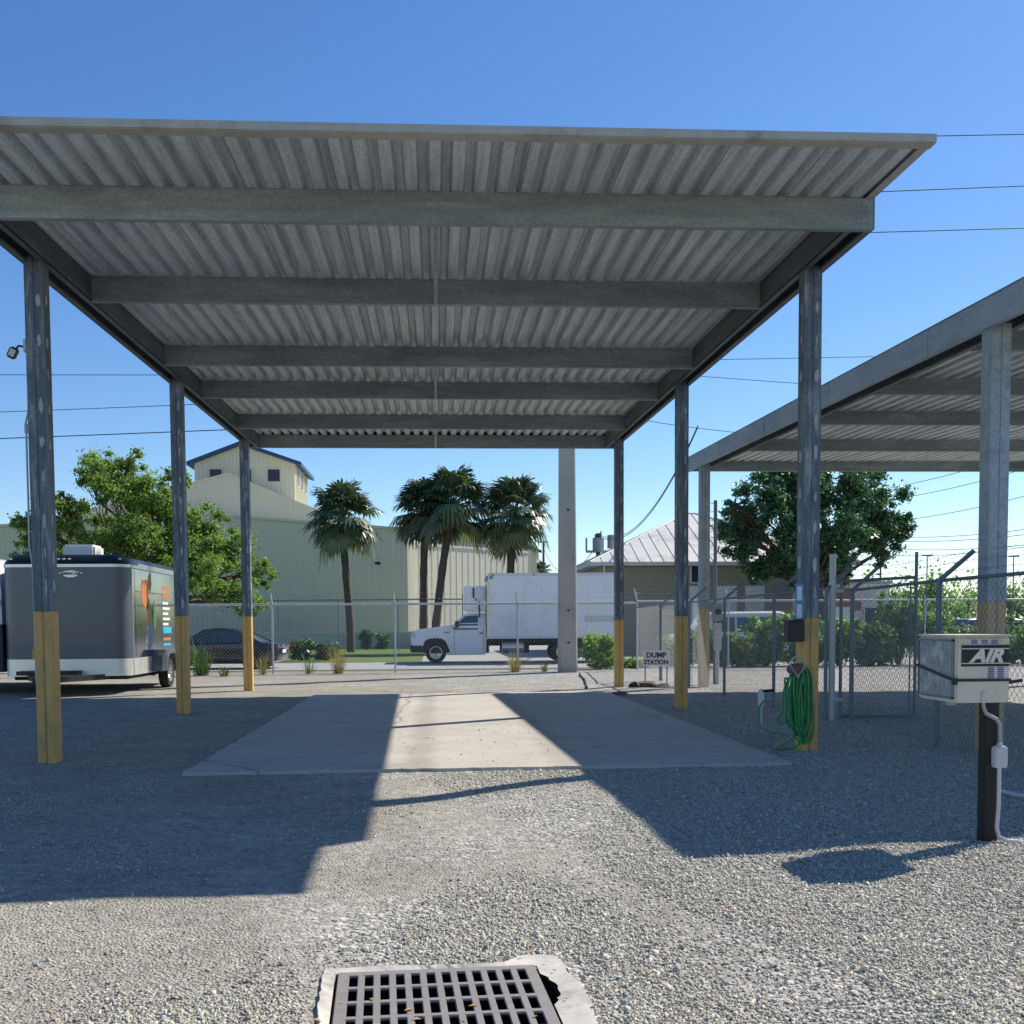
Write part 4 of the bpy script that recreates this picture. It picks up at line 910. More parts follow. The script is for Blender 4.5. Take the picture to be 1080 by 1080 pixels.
def car(label, loc, rz, mat, L=4.6, W=1.8, suv=False, name='parked_car', group=None):
    """faces -x in its own frame"""
    t = thing(name, label, 'car', loc, rz, group); hw = W/2; H = 1.68 if suv else 1.42; belt = 1.0 if suv else .92
    st = [(-.5, .42, .62, .82), (-.485, .28, .74, .90), (-.42, .20, .80, .96), (-.22, .18, belt-.04, 1.), (-.15, .18, belt, 1.), (.1, .18, belt+.02, 1.), (.32, .18, belt+.04, 1.), (.42, .20, belt+(.0 if not suv else .05), .98), (.485, .28, belt-.06, .93), (.5, .42, .74, .86)]
    rings = []
    for f, z0, z1, w in st:
        x = f*L; a = hw*w
        rings.append([(x, -a*.9, z0), (x, -a, z0+.12), (x, -a, (z0+z1)/2), (x, -a*.97, z1-.08), (x, -a*.86, z1), (x, a*.86, z1), (x, a*.97, z1-.08), (x, a, (z0+z1)/2), (x, a, z0+.12), (x, a*.9, z0)])
    MB().loft(rings).build('body', mat, t, smooth=True)
    xs = (-.20, -.06, .18, .38) if not suv else (-.20, -.08, .34, .45)
    def ring(x, z, a): return [(x*L, -a, z), (x*L, -a*.98, z), (x*L, a*.98, z), (x*L, a, z)]
    mb = MB(); lo = belt-.02; tw, bw = hw*.70, hw*.88
    vs = [(xs[0]*L, -bw, lo), (xs[3]*L, -bw, lo), (xs[2]*L, -tw, H-.05), (xs[1]*L, -tw, H-.05), (xs[0]*L, bw, lo), (xs[3]*L, bw, lo), (xs[2]*L, tw, H-.05), (xs[1]*L, tw, H-.05)]
    mb.add(vs, [(0, 1, 2, 3), (7, 6, 5, 4), (0, 3, 7, 4), (1, 5, 6, 2)]); mb.build('window', M['glass'], t)
    mb = MB(); n_ = 6; rr = []
    for i in range(n_+1):
        f = i/n_; x = (xs[1]-.01+(xs[2]-xs[1]+.02)*f)*L; zt = H-.03+.05*math.sin(f*PI); rr.append([(x, -tw-.02, H-.075), (x, -tw*.9, zt), (x, tw*.9, zt), (x, tw+.02, H-.075)])
    mb.loft(rr); 
    for s in (-1, 1):
        for (xa, xb) in ((xs[0], xs[1]), (xs[3], xs[2]), ((xs[1]+xs[2])/2, (xs[1]+xs[2])/2+.0)): mb.tube([(xa*L, s*(bw+.004), lo), (xb*L, s*(tw+.006), H-.06)], .03, 5)
    mb.build('roof', mat, t, smooth=True)
    r = .33 if not suv else .36
    for fx in (-.31, .31):
        for s in (-1, 1):
            wheel(t, fx*L, s*(hw-.10), r, r, .22, s)
            mb = MB(); cyl(mb, (fx*L, s*(hw-.045), r+.02), r*1.16, (0, 1, 0), .10, 24); mb.build('wheel_arch', M['dark'], t)
    for s in (-1, 1):
        MB().box(*sorted((-.5*L*.985, -.47*L)), *sorted((s*hw*.55, s*hw*.9)), .62, .74).build('headlight', M['lamp'], t, bevel=.02)
        MB().box(.475*L, .497*L, *sorted((s*hw*.5, s*hw*.92)), belt-.22, belt-.08).build('tail_light', M['tail'], t, bevel=.015)
        MB().box(-.17*L, -.14*L, *sorted((s*hw*.95, s*hw*1.12)), belt+.0, belt+.13).build('mirror', mat, t, bevel=.02)
    MB().box(.499*L, .502*L, -.25, .25, .55, .67).build('number_plate', M['paper'], t)
    return t
c = P(229, 690, 38.2); car('black sedan parked across the road behind the fence', (c.x, 38.2, 0), math.radians(-6), M['sedan'], L=4.9)
lot = [(932, 72, M['sedan'], True, 'dark suv parked beside the low white building'), (1020, 66, M['silver'], True, 'silver car showing above the bushes left of the carport post'), (1072, 70, M['sedan'], False, 'dark car at the right edge of the parking lot'),
       (1055, 84, M['whitecar'], True, 'white car farther back at the right of the lot'), (975, 88, M['silver'], False, 'pale car far back behind the gate'), (905, 78, M['whitecar'], False, 'white sedan half hidden behind the gate post')]
for u, Y, m_, s_, lab in lot:
    c = P(u, 650, Y); car(lab, (c.x, Y, 0), random.uniform(-.3, .3), m_, suv=s_, group='cars in the parking lot')

# white van behind bushes
def van():
    c = P(765, 690, 40.5); t = thing('white_van', 'white van with dark side windows parked behind the bushes below the house', 'van', (c.x, 40.5, 0))
    L = 4.4; mb = MB(); rings = []
    for x, z0, z1, w in ((-2.35, .45, .9, .85), (-2.2, .3, 1.05, .92), (-1.6, .28, 1.2, .98), (-1.0, .28, 1.85, .95), (-.8, .28, 1.93, .95), (1.9, .28, 1.95, .95), (2.1, .3, 1.88, .94), (2.2, .45, 1.2, .94)):
        rings.append([(x, -w*.93, z0), (x, -w, z0+.15), (x, -w, 1.1 if z1 > 1.2 else (z0+z1)/2), (x, -w*.9, z1-.07), (x, -w*.75, z1), (x, w*.75, z1), (x, w*.9, z1-.07), (x, w, 1.1 if z1 > 1.2 else (z0+z1)/2), (x, w, z0+.15), (x, w*.93, z0)])
    mb.loft(rings).build('body', M['white_paint'], t, smooth=True)
    for a, b in ((-.75, .1), (.2, 1.0), (1.1, 1.85)): MB().add([(a, -.985, 1.15), (b, -.985, 1.15), (b, -.91, 1.72), (a, -.91, 1.72), (a, -.9, 1.15), (b, -.9, 1.15), (b, -.85, 1.72), (a, -.85, 1.72)], [(0, 1, 2, 3), (7, 6, 5, 4), (0, 4, 5, 1), (3, 2, 6, 7), (0, 3, 7, 4), (1, 5, 6, 2)]).build('window', M['glass'], t)
    for x in (-1.5, 1.4): 
        for s in (-1, 1): wheel(t, x, s*.84, .34, .34, .22, s)
van()

# ---------------------------------------------------------------- box truck
def truck():
    Y = 42.3; xf = P(433.5, 690, Y).x; t = thing('box_truck', 'white box truck with a refrigeration unit above its cab, facing left', 'truck', (xf, Y, 0), math.radians(-.8)); s = 1/FPX*Y
    def X(u): return (u-433.5)*s
    def Zv(v): return EYE+(659.0-v)*s
    hw = 1.0
    def side(poly, y0, y1, name, mat, bevel=0, par=t, **k):
        mb = MB(); mb.prism([(X(u), 0, Zv(v)) for u, v in poly], (0, y0, 0), (0, y1, 0)); return mb.build(name, mat, par, bevel=bevel, **k)
    # cab body with hood, tapering slightly to the roof
    cab = [(434.5, 683), (434.5, 673), (437, 665.5), (441, 663.5), (466, 660.5), (481, 658.5), (512, 658.5), (512, 690), (474, 690), (472, 683), (469, 676.5), (463, 672.5), (456, 672.5), (450, 676), (447, 683)]
    side(cab, -hw, hw, 'cab', M['white_paint'], .05)
    top = [(478, 658.9), (490.5, 648), (494, 646.8), (510, 646.8), (512, 648), (512, 658.9)]
    mb = MB(); a = [Vector((X(u), -hw+.02+(.14 if v < 657 else 0), Zv(v))) for u, v in top]; b = [Vector((p.x, -p.y, p.z)) for p in a]; n = len(a)
    mb.add(a+b, [tuple(range(n))[::-1], tuple(range(n, 2*n))]+[(i, (i+1) % n, n+(i+1) % n, n+i) for i in range(n)]); mb.build('cab_roof', M['white_paint'], t, bevel=.03)
    for sg in (-1, 1):
        mb = MB(); w = [(477.5, 662.5), (490.5, 650), (503.5, 649.4), (503.5, 664), (479, 664)]
        a = [Vector((X(u), sg*(hw+.012-(.12*max(0, 659-v)/10)), Zv(v))) for u, v in w]; b = [p-Vector((0, sg*.03, 0)) for p in a]; n = len(a)
        mb.add(a+b, [tuple(range(n)), tuple(range(n, 2*n))[::-1]]+[(i, (i+1) % n, n+(i+1) % n, n+i) for i in range(n)]); mb.build('window', M['glass'], t)
        mb = MB(); mb.box(X(480), X(483.5), *sorted((sg*(hw+.04), sg*(hw+.26))), Zv(662), Zv(655)); mb.build('mirror', M['black'], t, bevel=.02)
        mb = MB(); mb.box(X(505), X(508), *sorted((sg*hw, sg*(hw+.025))), Zv(668.5), Zv(667)); mb.build('door_handle', M['black'], t)
        mb = MB(); 
        for u in (479, 509): mb.box(X(u), X(u)+.012, *sorted((sg*(hw-.01), sg*(hw+.003))), Zv(688), Zv(662))
        mb.build('door_seam', M['dark'], t)
        mb = MB(); mb.box(X(434.2), X(440), *sorted((sg*.62, sg*(hw+.006))), Zv(673), Zv(667.5)); mb.build('headlight', M['lamp'], t, bevel=.02)
    mb = MB(); mb.add([(X(479.5), -.82, Zv(658)), (X(479.5), .82, Zv(658)), (X(490.3), .78, Zv(649)), (X(490.3), -.78, Zv(649)), (X(478.6), -.82, Zv(658.2)), (X(478.6), .82, Zv(658.2)), (X(489.6), .78, Zv(648.4)), (X(489.6), -.78, Zv(648.4))], [(0, 1, 2, 3), (4, 7, 6, 5), (0, 4, 5, 1), (2, 6, 7, 3), (0, 3, 7, 4), (1, 5, 6, 2)]); mb.build('windscreen', M['glass'], t)
    mb = MB(); mb.box(X(433.6), X(447), -hw-.02, hw+.02, Zv(687), Zv(679)); mb.build('bumper', M['black'], t, bevel=.04)
    mb = MB(); mb.box(X(434.2), X(434.8), -.55, .55, Zv(677), Zv(668)); mb.build('grille', M['black'], t)
    # refrigeration unit above the cab
    mb = MB(); mb.box(X(489.5), X(512), -.95, .95, Zv(645.5), Zv(619)); r_ = mb.build('refrigeration_unit', M['white_paint'], t, bevel=.05)
    mb = MB(); mb.box(X(500), X(511), -1.06, -.95, Zv(633), Zv(622)); mb.build('cooler_housing', M['white'], r_, bevel=.03)
    mb = MB(); mb.tube([(X(499), -.98, Zv(621)), (X(499), -1.0, Zv(630)), (X(502), -.98, Zv(634))], .03, 6); mb.tube([(X(505), -1.02, Zv(635)), (X(505), -1.02, Zv(652))], .03, 6); mb.build('hose_line', M['black'], r_)
    # cargo box
    bw = 1.22; mb = MB(); mb.box(X(514), X(650), -bw, bw, Zv(672.5), Zv(607.5)); bx_ = mb.build('cargo_box', M['white_paint'], t, bevel=.03)
    mb = MB()
    for sg in (-1, 1):
        mb.box(X(514), X(650)+.01, *sorted((sg*bw, sg*(bw+.02))), Zv(673.5), Zv(671)); mb.box(X(514), X(650)+.01, *sorted((sg*bw, sg*(bw+.018))), Zv(609.5), Zv(606.5))
        for k in range(1, 8): mb.box(X(520)+k*(X(648)-X(520))/8, X(520)+k*(X(648)-X(520))/8+.015, *sorted((sg*bw, sg*(bw+.004))), Zv(671), Zv(609.6))
        mb.box(X(647.5), X(650)+.012, *sorted((sg*bw, sg*(bw+.022))), Zv(670.9), Zv(609.6))
    mb.build('side_rail', M['white'], bx_)
    for sg in (-1, 1): MB().box(X(512.6), X(516), *sorted((sg*(bw-.3), sg*(bw+.026))), Zv(672), Zv(616)).build('corner_post', M['alu'], bx_, bevel=.02)
    mb = MB(); mb.box(X(512.2), X(522), -bw-.03, bw+.03, Zv(615.8), Zv(606)); mb.build('corner_cap', M['transformer'], bx_, bevel=.12)
    mb = MB(); 
    for i in range(15):
        for j in range(3): mb.box(X(613+2.05*i), X(614.4+2.05*i), -bw-.004, -bw-.0005, Zv(656.5-2.2*j), Zv(655-2.2*j))
    mb.build('faded_graphic', M['lowwall'], bx_)
    # chassis
    mb = MB()
    for y in (-.45, .45): mb.box(X(470), X(648), y-.05, y+.05, Zv(681), Zv(675))
    for k in range(11): mb.box(X(520+12*k), X(522+12*k), -bw*.95, bw*.95, Zv(675.2), Zv(672.6))
    mb.box(X(530), X(556), -1.05, -.5, Zv(688), Zv(676)); mb.box(X(528), X(548), .5, 1.0, Zv(688), Zv(676)); mb.box(X(470), X(515), -.8, .8, Zv(688), Zv(676)); mb.box(X(514.5), X(650), -bw*.9, bw*.9, Zv(677.5), Zv(674)); mb.build('chassis', M['dark'], t)
    mb = MB(); mb.box(X(645), X(651), -1.1, 1.1, Zv(684), Zv(681)); mb.build('rear_bumper', M['dark'], t)
    for k, u in enumerate((518, 560, 602, 646)):
        MB().box(X(u), X(u)+.07, -bw-.035, -bw-.018, Zv(609), Zv(607.6)).build('marker_lamp', M['tail'] if k == 3 else M['orange'], bx_)
    MB().box(X(596), X(640), -1.18, -1.14, Zv(683), Zv(676.5)).build('side_guard', M['dark'], t)
    MB().tube([(X(528), -1.06, Zv(682)), (X(550), -1.06, Zv(682))], .22, 16).build('fuel_tank', M['alu'], t, smooth=True)
    MB().box(X(469), X(474), -hw-.012, -hw-.001, Zv(667.6), Zv(666)).build('fender_badge', M['transformer'], t)
    rw = 10.6*s
    for sg in (-1, 1):
        wheel(t, X(460), sg*.86, rw, rw, .26, sg); wheel(t, X(590), sg*1.02, rw, rw, .26, sg); wheel(t, X(590), sg*.72, rw, rw, .26, -sg)
        mb = MB(); mb.box(X(604), X(605), *sorted((sg*.6, sg*1.2)), .25, Zv(676)); mb.build('mud_flap', M['black'], t)
    mb = MB(); mb.box(X(447), X(474), -hw+.02, hw-.02, Zv(688), Zv(673)); mb.build('wheel_arch', M['dark'], t)
truck()

# ---------------------------------------------------------------- grey cargo trailer
def trailer():
    x1, y0, Ln = -6.80, 23.6, 4.85; w = 2.75; x0 = x1-w; xc = (x0+x1)/2
    t = thing('cargo_trailer', 'dark grey enclosed cargo trailer with black nose cap and printed side, left of the carport', 'trailer', (xc, y0, 0), 0)
    hw = w/2; zb_, zs, zt, zr_ = .42, .80, 2.86, 3.2; R = .32
    def outline(z, inset=0):
        h = hw-inset; pts = []
        for sg, a0 in ((-1, PI), (1, 1.5*PI)):
            for k in range(7):
                a = a0+k/6*PI/2; cx = sg*(h-R); pts.append((cx+R*math.cos(a), R+inset+R*math.sin(a)))
        pts += [(h, Ln-inset), (-h, Ln-inset)]; return [(x, y, z) for x, y in pts]
    MB().loft([outline(zs), outline(zt)]).build('body', M['grey_paint'], t, smooth=True)
    o = MB().loft([outline(zb_, -.006), outline(zs, -.006)]).build('stone_guard', M['treadplate'], t, smooth=True)
    # nose cap, slanting back to an arched roof
    rings = [outline(zt+.03, -.012)]
    n0 = len(rings[0])
    for f in (.35, .7, .9, 1.0):
        r = []
        for (x, y, z) in outline(0, -.012+f*.02):
            arch = (1-(x/hw)**2); yy = y+(.16*f**2 if y < R+.05 else 0); r.append((x*(1-.02*f), yy, zt+.03+f*(.15+.17*arch)))
        rings.append(r)
    MB().loft(rings).build('roof_cap', M['black_paint'], t, smooth=True)
    for sg in (-1, 1):
        MB().box(*sorted((sg*hw*.985, sg*(hw+.016))), R+.5, Ln, zt-.01, zt+.09).build('roof_rail', M['alu'], t, bevel=.01)
        MB().box(*sorted((sg*(hw-.02), sg*(hw+.012))), R+.0, R+.05, zb_, zt).build('corner_strip', M['alu'], t)
    MB().loft([[(x, y, zt-.03) for x, y, z in outline(0, -.014)], [(x, y, zt+.035) for x, y, z in outline(0, -.014)]]).build('trim_band', M['alu'], t, smooth=True)
    for x in (-.12, .0, .12, -1.15, 1.22): MB().box(x-.03, x+.03, .0-.01, .06, zt+.13, zt+.165).build('marker_lamp', M['lamp'], t, bevel=.01)
    mb = MB(); mb.box(-.35, .38, .95, 1.65, zt+.12, zr_+.20); mb.build('roof_vent', M['white'], t, bevel=.05)
    # emblem
    mb = MB(); k = 24; mb.prism([(.0+.17*math.cos(2*PI*j/k), 0, 2.68+.075*math.sin(2*PI*j/k)) for j in range(k)], (0, -.012, 0), (0, -.002, 0)); mb.add([(-.26, -.004, 2.70), (-.12, -.004, 2.64), (-.12, -.004, 2.74)], [(0, 1, 2)]); mb.add([(.26, -.004, 2.70), (.12, -.004, 2.74), (.12, -.004, 2.64)], [(0, 1, 2)])
    e = mb.build('emblem', M['alu'], t); e.location.x = .15
    text_mesh('emblem_text', 'AMERICAN', .085, M['ink'], e, (0, -.016, 2.685), FACE, 0, .003, .001)
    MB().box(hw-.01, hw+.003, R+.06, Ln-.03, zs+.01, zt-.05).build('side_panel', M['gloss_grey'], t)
    # side prints on the right flank
    X = hw+.0035
    def patch(y0_, y1_, z0_, z1_, mat, n=5, jag=.0, nm='print'):
        y0_, y1_ = ((1.0+(v-1.1)*.72) if v < 3.2 else (2.95+(v-3.35)*.85) for v in (y0_, y1_)); mb = MB(); pts = []; 
        if jag:
            for q in range(14):
                a = 2*PI*q/14; rr = random.uniform(1-jag, 1); pts.append((X, (y0_+y1_)/2+(y1_-y0_)/2*rr*math.cos(a), (z0_+z1_)/2+(z1_-z0_)/2*rr*math.sin(a)))
            mb.prism(pts, (0, 0, 0), (.003, 0, 0))
        else: mb.box(X, X+.003, y0_, y1_, z0_, z1_)
        mb.build(nm, mat, t)
    random.seed(21)
    patch(1.1, 2.2, 1.75, 2.75, M['orange'], jag=.45); patch(1.7, 2.6, 1.5, 2.2, M['pyellow'], jag=.45); patch(2.3, 3.0, 1.3, 2.2, M['pgreen'], jag=.5); patch(1.5, 2.6, .95, 1.6, M['pblue'], jag=.35); patch(2.0, 2.45, 2.3, 2.85, M['pyellow'], jag=.3)
    patch(3.35, 4.1, 2.42, 2.52, M['orange']); patch(3.35, 4.2, 2.24, 2.36, M['orange']); patch(3.35, 4.3, 1.34, 1.50, M['cyan']); patch(3.35, 4.2, 1.16, 1.23, M['orange']); patch(3.35, 4.2, 1.03, 1.09, M['cyan'])
    for k in range(5): patch(3.35, 3.95+.18*(k % 2), 2.06-.13*k, 2.12-.13*k, M['paper'])
    # door outline + wheels + fender
    mb = MB()
    for (a, b_, c_, d_) in ((.55, .57, .85, 2.8), (.55, 3.1, 2.3, 2.315)): mb.box(X-.002, X+.002, a, b_, c_, d_)
    mb.build('panel_seam', M['dark'], t)
    for yw in (2.78,):
        for sg in (-1, 1):
            o_ = thing_wheel(t, sg*(hw+.10), yw, .36, .36, .22, sg)
    for sg in (-1, 1):
        mb = MB(); k = 12; pts = []
        out = [(1.75, .44), (1.82, .80), (2.05, .95), (3.2, .95), (3.42, .80), (3.52, .44), (3.22, .44), (3.16, .70), (3.0, .84), (2.56, .84), (2.38, .70), (2.32, .44)]
        x_a, x_b = sorted((sg*(hw-.02), sg*(hw+.26))); mb.prism([(0, y, z) for y, z in out], (x_a, 0, 0), (x_b, 0, 0)); mb.build('fender', M['grey_paint'], t, bevel=.01)
    mb = MB(); mb.box(-hw*.9, hw*.9, .3, Ln-.1, .33, .42); mb.box(-1.2, 1.2, 2.73, 2.83, .3, .4); mb.build('chassis', M['dark'], t)
    mb = MB(); mb.prism([(-.9, 0, .34), (-.8, 0, .34), (-.8, 0, .46), (-.9, 0, .46)], (0, .1, 0), (.85, -1.5, 0)); mb.prism([(.9, 0, .34), (.8, 0, .34), (.8, 0, .46), (.9, 0, .46)], (0, .1, 0), (-.85, -1.5, 0)); mb.box(-.08, .08, -1.75, -1.4, .35, .47); mb.build('tow_frame', M['black'], t)
    mb = MB(); mb.tube([(0, -1.4, .02), (0, -1.4, .85)], .04, 10); mb.box(-.1, .1, -1.5, -1.3, 0, .02); mb.build('jack', M['black'], t)
    mb = MB(); mb.box(-.95, .35, -.35, -.02, .46, .55); mb.build('front_step', M['black'], t)
def thing_wheel(t, x, y, z, r, w, sg):
    mb = MB(); prof = [(r*.6, -w/2), (r*.95, -w/2), (r, -w*.3), (r, w*.3), (r*.95, w/2), (r*.6, w/2)]; k = 28
    mb.loft([[(x+b_, y+a*math.cos(2*PI*j/k), z+a*math.sin(2*PI*j/k)) for j in range(k)] for a, b_ in prof], 0, False); o = mb.build('wheel', M['rubber'], t, smooth=True)
    mb = MB(); prof = [(r*.6, sg*w*.47), (r*.55, sg*w*.47), (r*.48, sg*w*.25), (r*.2, sg*w*.32), (.001, sg*w*.34)]
    mb.loft([[(x+b_, y+a*math.cos(2*PI*j/k), z+a*math.sin(2*PI*j/k)) for j in range(k)] for a, b_ in prof], 0, False)
    for j in range(8): a = 2*PI*j/8; mb.tube([(x+sg*w*.3, y+r*.2*math.cos(a), z+r*.2*math.sin(a)), (x+sg*w*.42, y+r*.5*math.cos(a), z+r*.5*math.sin(a))], r*.06, 5)
    mb.build('rim', M['alu'], o, smooth=True)
trailer()
def left_trailer():
    t = thing('covered_camper', 'faded lilac-white camper with a dark cover over its lower half, cut by the left edge', 'camper', (-10.9, 24.2, 0)); hw = 1.12
    def ring(y, z0, z1): return [(-hw, y, z0), (-hw, y, z1-.3), (-hw+.12, y, z1-.1), (-hw+.4, y, z1), (hw-.4, y, z1), (hw-.12, y, z1-.1), (hw, y, z1-.3), (hw, y, z0)]
    MB().loft([ring(.1, 1.55, 2.95), ring(.02, 1.55, 2.8)][::-1]+[ring(.3, 1.55, 3.1), ring(5.5, 1.55, 3.15)]).build('body', M['lilac'], t, smooth=True)
    mb = MB(); ringl = lambda z, e: [(-hw-e, -.02-e, z), (hw+e, -.02-e, z), (hw+e, 5.5, z), (-hw-e, 5.5, z)]; mb.loft([ringl(.5, .0), ringl(.9, .03), ringl(1.3, .02), ringl(1.58, .012)]); mb.build('cover', M['tarp'], t)
    mb = MB(); mb.box(hw-.3, hw+.02, -.08, -.02, 2.0, 2.12); mb.box(hw-.12, hw+.05, -.12, -.02, 2.42, 2.5); mb.build('awning_bracket', M['white'], t, bevel=.02)
    for sg in (-1, 1): thing_wheel(t, sg*(hw-.1), 3.0, .36, .36, .2, sg); mb = MB(); mb.tube([(sg*.8, .3, 0), (sg*.8, .3, .5)], .03, 6); mb.build('stabiliser', M['dark'], t)
left_trailer()

# ---------------------------------------------------------------- small things
def air_machine():
    px, py = 3.775, 6.93; t = thing('air_machine', 'weathered white coin air machine on a black timber post, its front reading AIR', 'air machine', (px, py, 0))
    W = lambda mb, nm, mat, par=None, **k: mb.build(nm, mat, par or t, **k)
    mb = MB(); mb.box(-.055, .045, -.045, .045, -.2, .99); W(mb, 'post', M['wood'], bevel=.006)
    x0, x1, y0, y1, z0, z1 = -.375, -.01, -.26, .27, .965, 1.40
    b = W(MB().box(x0, x1, y0, y1, z0, z1), 'cabinet', M['air_white'], bevel=.012)
    mb = MB(); mb.box(x0-.012, x0-.0005, y0+.03, y1-.04, z0+.035, z1-.03); W(mb, 'side_door', M['scratched'], b, bevel=.003)
    mb = MB(); yy = (y0+.018, y1-.028)
    for z in (z0+.024, z1-.03): mb.box(x0-.016, x0-.001, yy[0], yy[1], z, z+.012)
    for y in yy: mb.box(x0-.016, x0-.001, y, y+.012, z0+.024, z1-.018)
    W(mb, 'door_frame', M['fencedark'], b)
    mb = MB(); mb.box(x0-.004, x1+.006, y0-.006, y1+.004, z1-.001, z1+.012); W(mb, 'lid', M['air_white'], b, bevel=.003)
    yf = y0-.0015
    mb = MB(); mb.box(x0+.035, x1-.008, yf-.002, yf+.001, 1.205, 1.345); s = W(mb, 'sign_panel', M['ink'], b)
    text_mesh('lettering', 'AIR', .118, M['letter_white'], s, ((x0+x1)/2+.018, yf-.004, 1.271), FACE, .35, .0055, .001, sx=1.18)
    mb = MB(); mb.box(x0+.035, x1-.008, yf-.0035, yf-.0021, 1.318, 1.324); mb.box(x0+.035, x1-.008, yf-.0035, yf-.0021, 1.222, 1.228); W(mb, 'pinstripe', M['letter_white'], s)
    for k in range(3):
        mb = MB(); xk = x0+.10+k*.068
        for q in range(3): mb.box(xk, xk+.042, yf-.0008, yf+.001, 1.352+q*.010, 1.359+q*.010)
        W(mb, 'bar_print', M['bluebar'], b)
    for k in range(2):
        mb = MB(); xk = x0+.215+k*.065
        for q in range(6): mb.box(xk, xk+.042, yf-.0008, yf+.001, 1.128+q*.0125, 1.137+q*.0125)
        W(mb, 'bar_print', M['bluebar'], b)
    mb = MB(); z = 1.115
    mb.box(x0-.012, x1+.006, y0-.008, y0-.003, z-.009, z+.009); mb.box(x1+.001, x1+.006, y0, y1, z-.009, z+.009)
    mb.prism([(x0-.022, 0, -.009), (x0-.017, 0, -.009), (x0-.017, 0, .009), (x0-.022, 0, .009)], (0, y0-.008, z), (0, y1+.002, z+.085)); mb.box(x0-.03, x0+.005, y0-.016, y0-.002, z-.03, z+.014)
    W(mb, 'strap', M['black'], b)
    mb = MB(); mb.box(x0+.175, x0+.20, y0-.012, y0-.001, z0-.0, z0+.075); W(mb, 'latch', M['conduit'], b)
    mb = MB(); cyl(mb, (x0+.07, y0+.20, z0-.012), .035, (0, 0, 1), .03, 16); W(mb, 'drain_cap', M['transformer'], b, smooth=True)
    # conduit and junction box
    mb = MB(); mb.tube([(-.11, -.12, .99), (-.11, -.12, .93), (-.08, -.10, .88), (.0, -.085, .84), (.03, -.075, .80), (.035, -.07, .72), (.035, -.07, .66)], .013, 8); W(mb, 'conduit_arm', M['transformer'], smooth=True)
    mb = MB(); mb.box(-.015, .075, -.11, -.05, .51, .655); mb.tube([(.03, -.08, .655), (.03, -.08, .68)], .022, 10); j = W(mb, 'junction_box', M['conduit'], bevel=.008)
    mb = MB(); mb.tube([(.03, -.08, .51), (.03, -.08, .25), (.02, -.08, .10), (.03, -.09, .04), (.08, -.10, .012), (.2, -.1, .0)], .014, 8); W(mb, 'pvc_conduit', M['conduit'], smooth=True)
    mb = MB(); mb.tube(smooth([(x1, .12, 1.12), (x1+.08, .12, 1.12), (x1+.10, .12, 1.08), (x1+.14, .12, 1.07), (x1+.3, .12, 1.09)]), .014, 8); mb.tube([(x1+.06, .12, 1.07), (x1+.16, .12, 1.09)], .028, 8); W(mb, 'air_hose', M['black'], smooth=True)
air_machine()
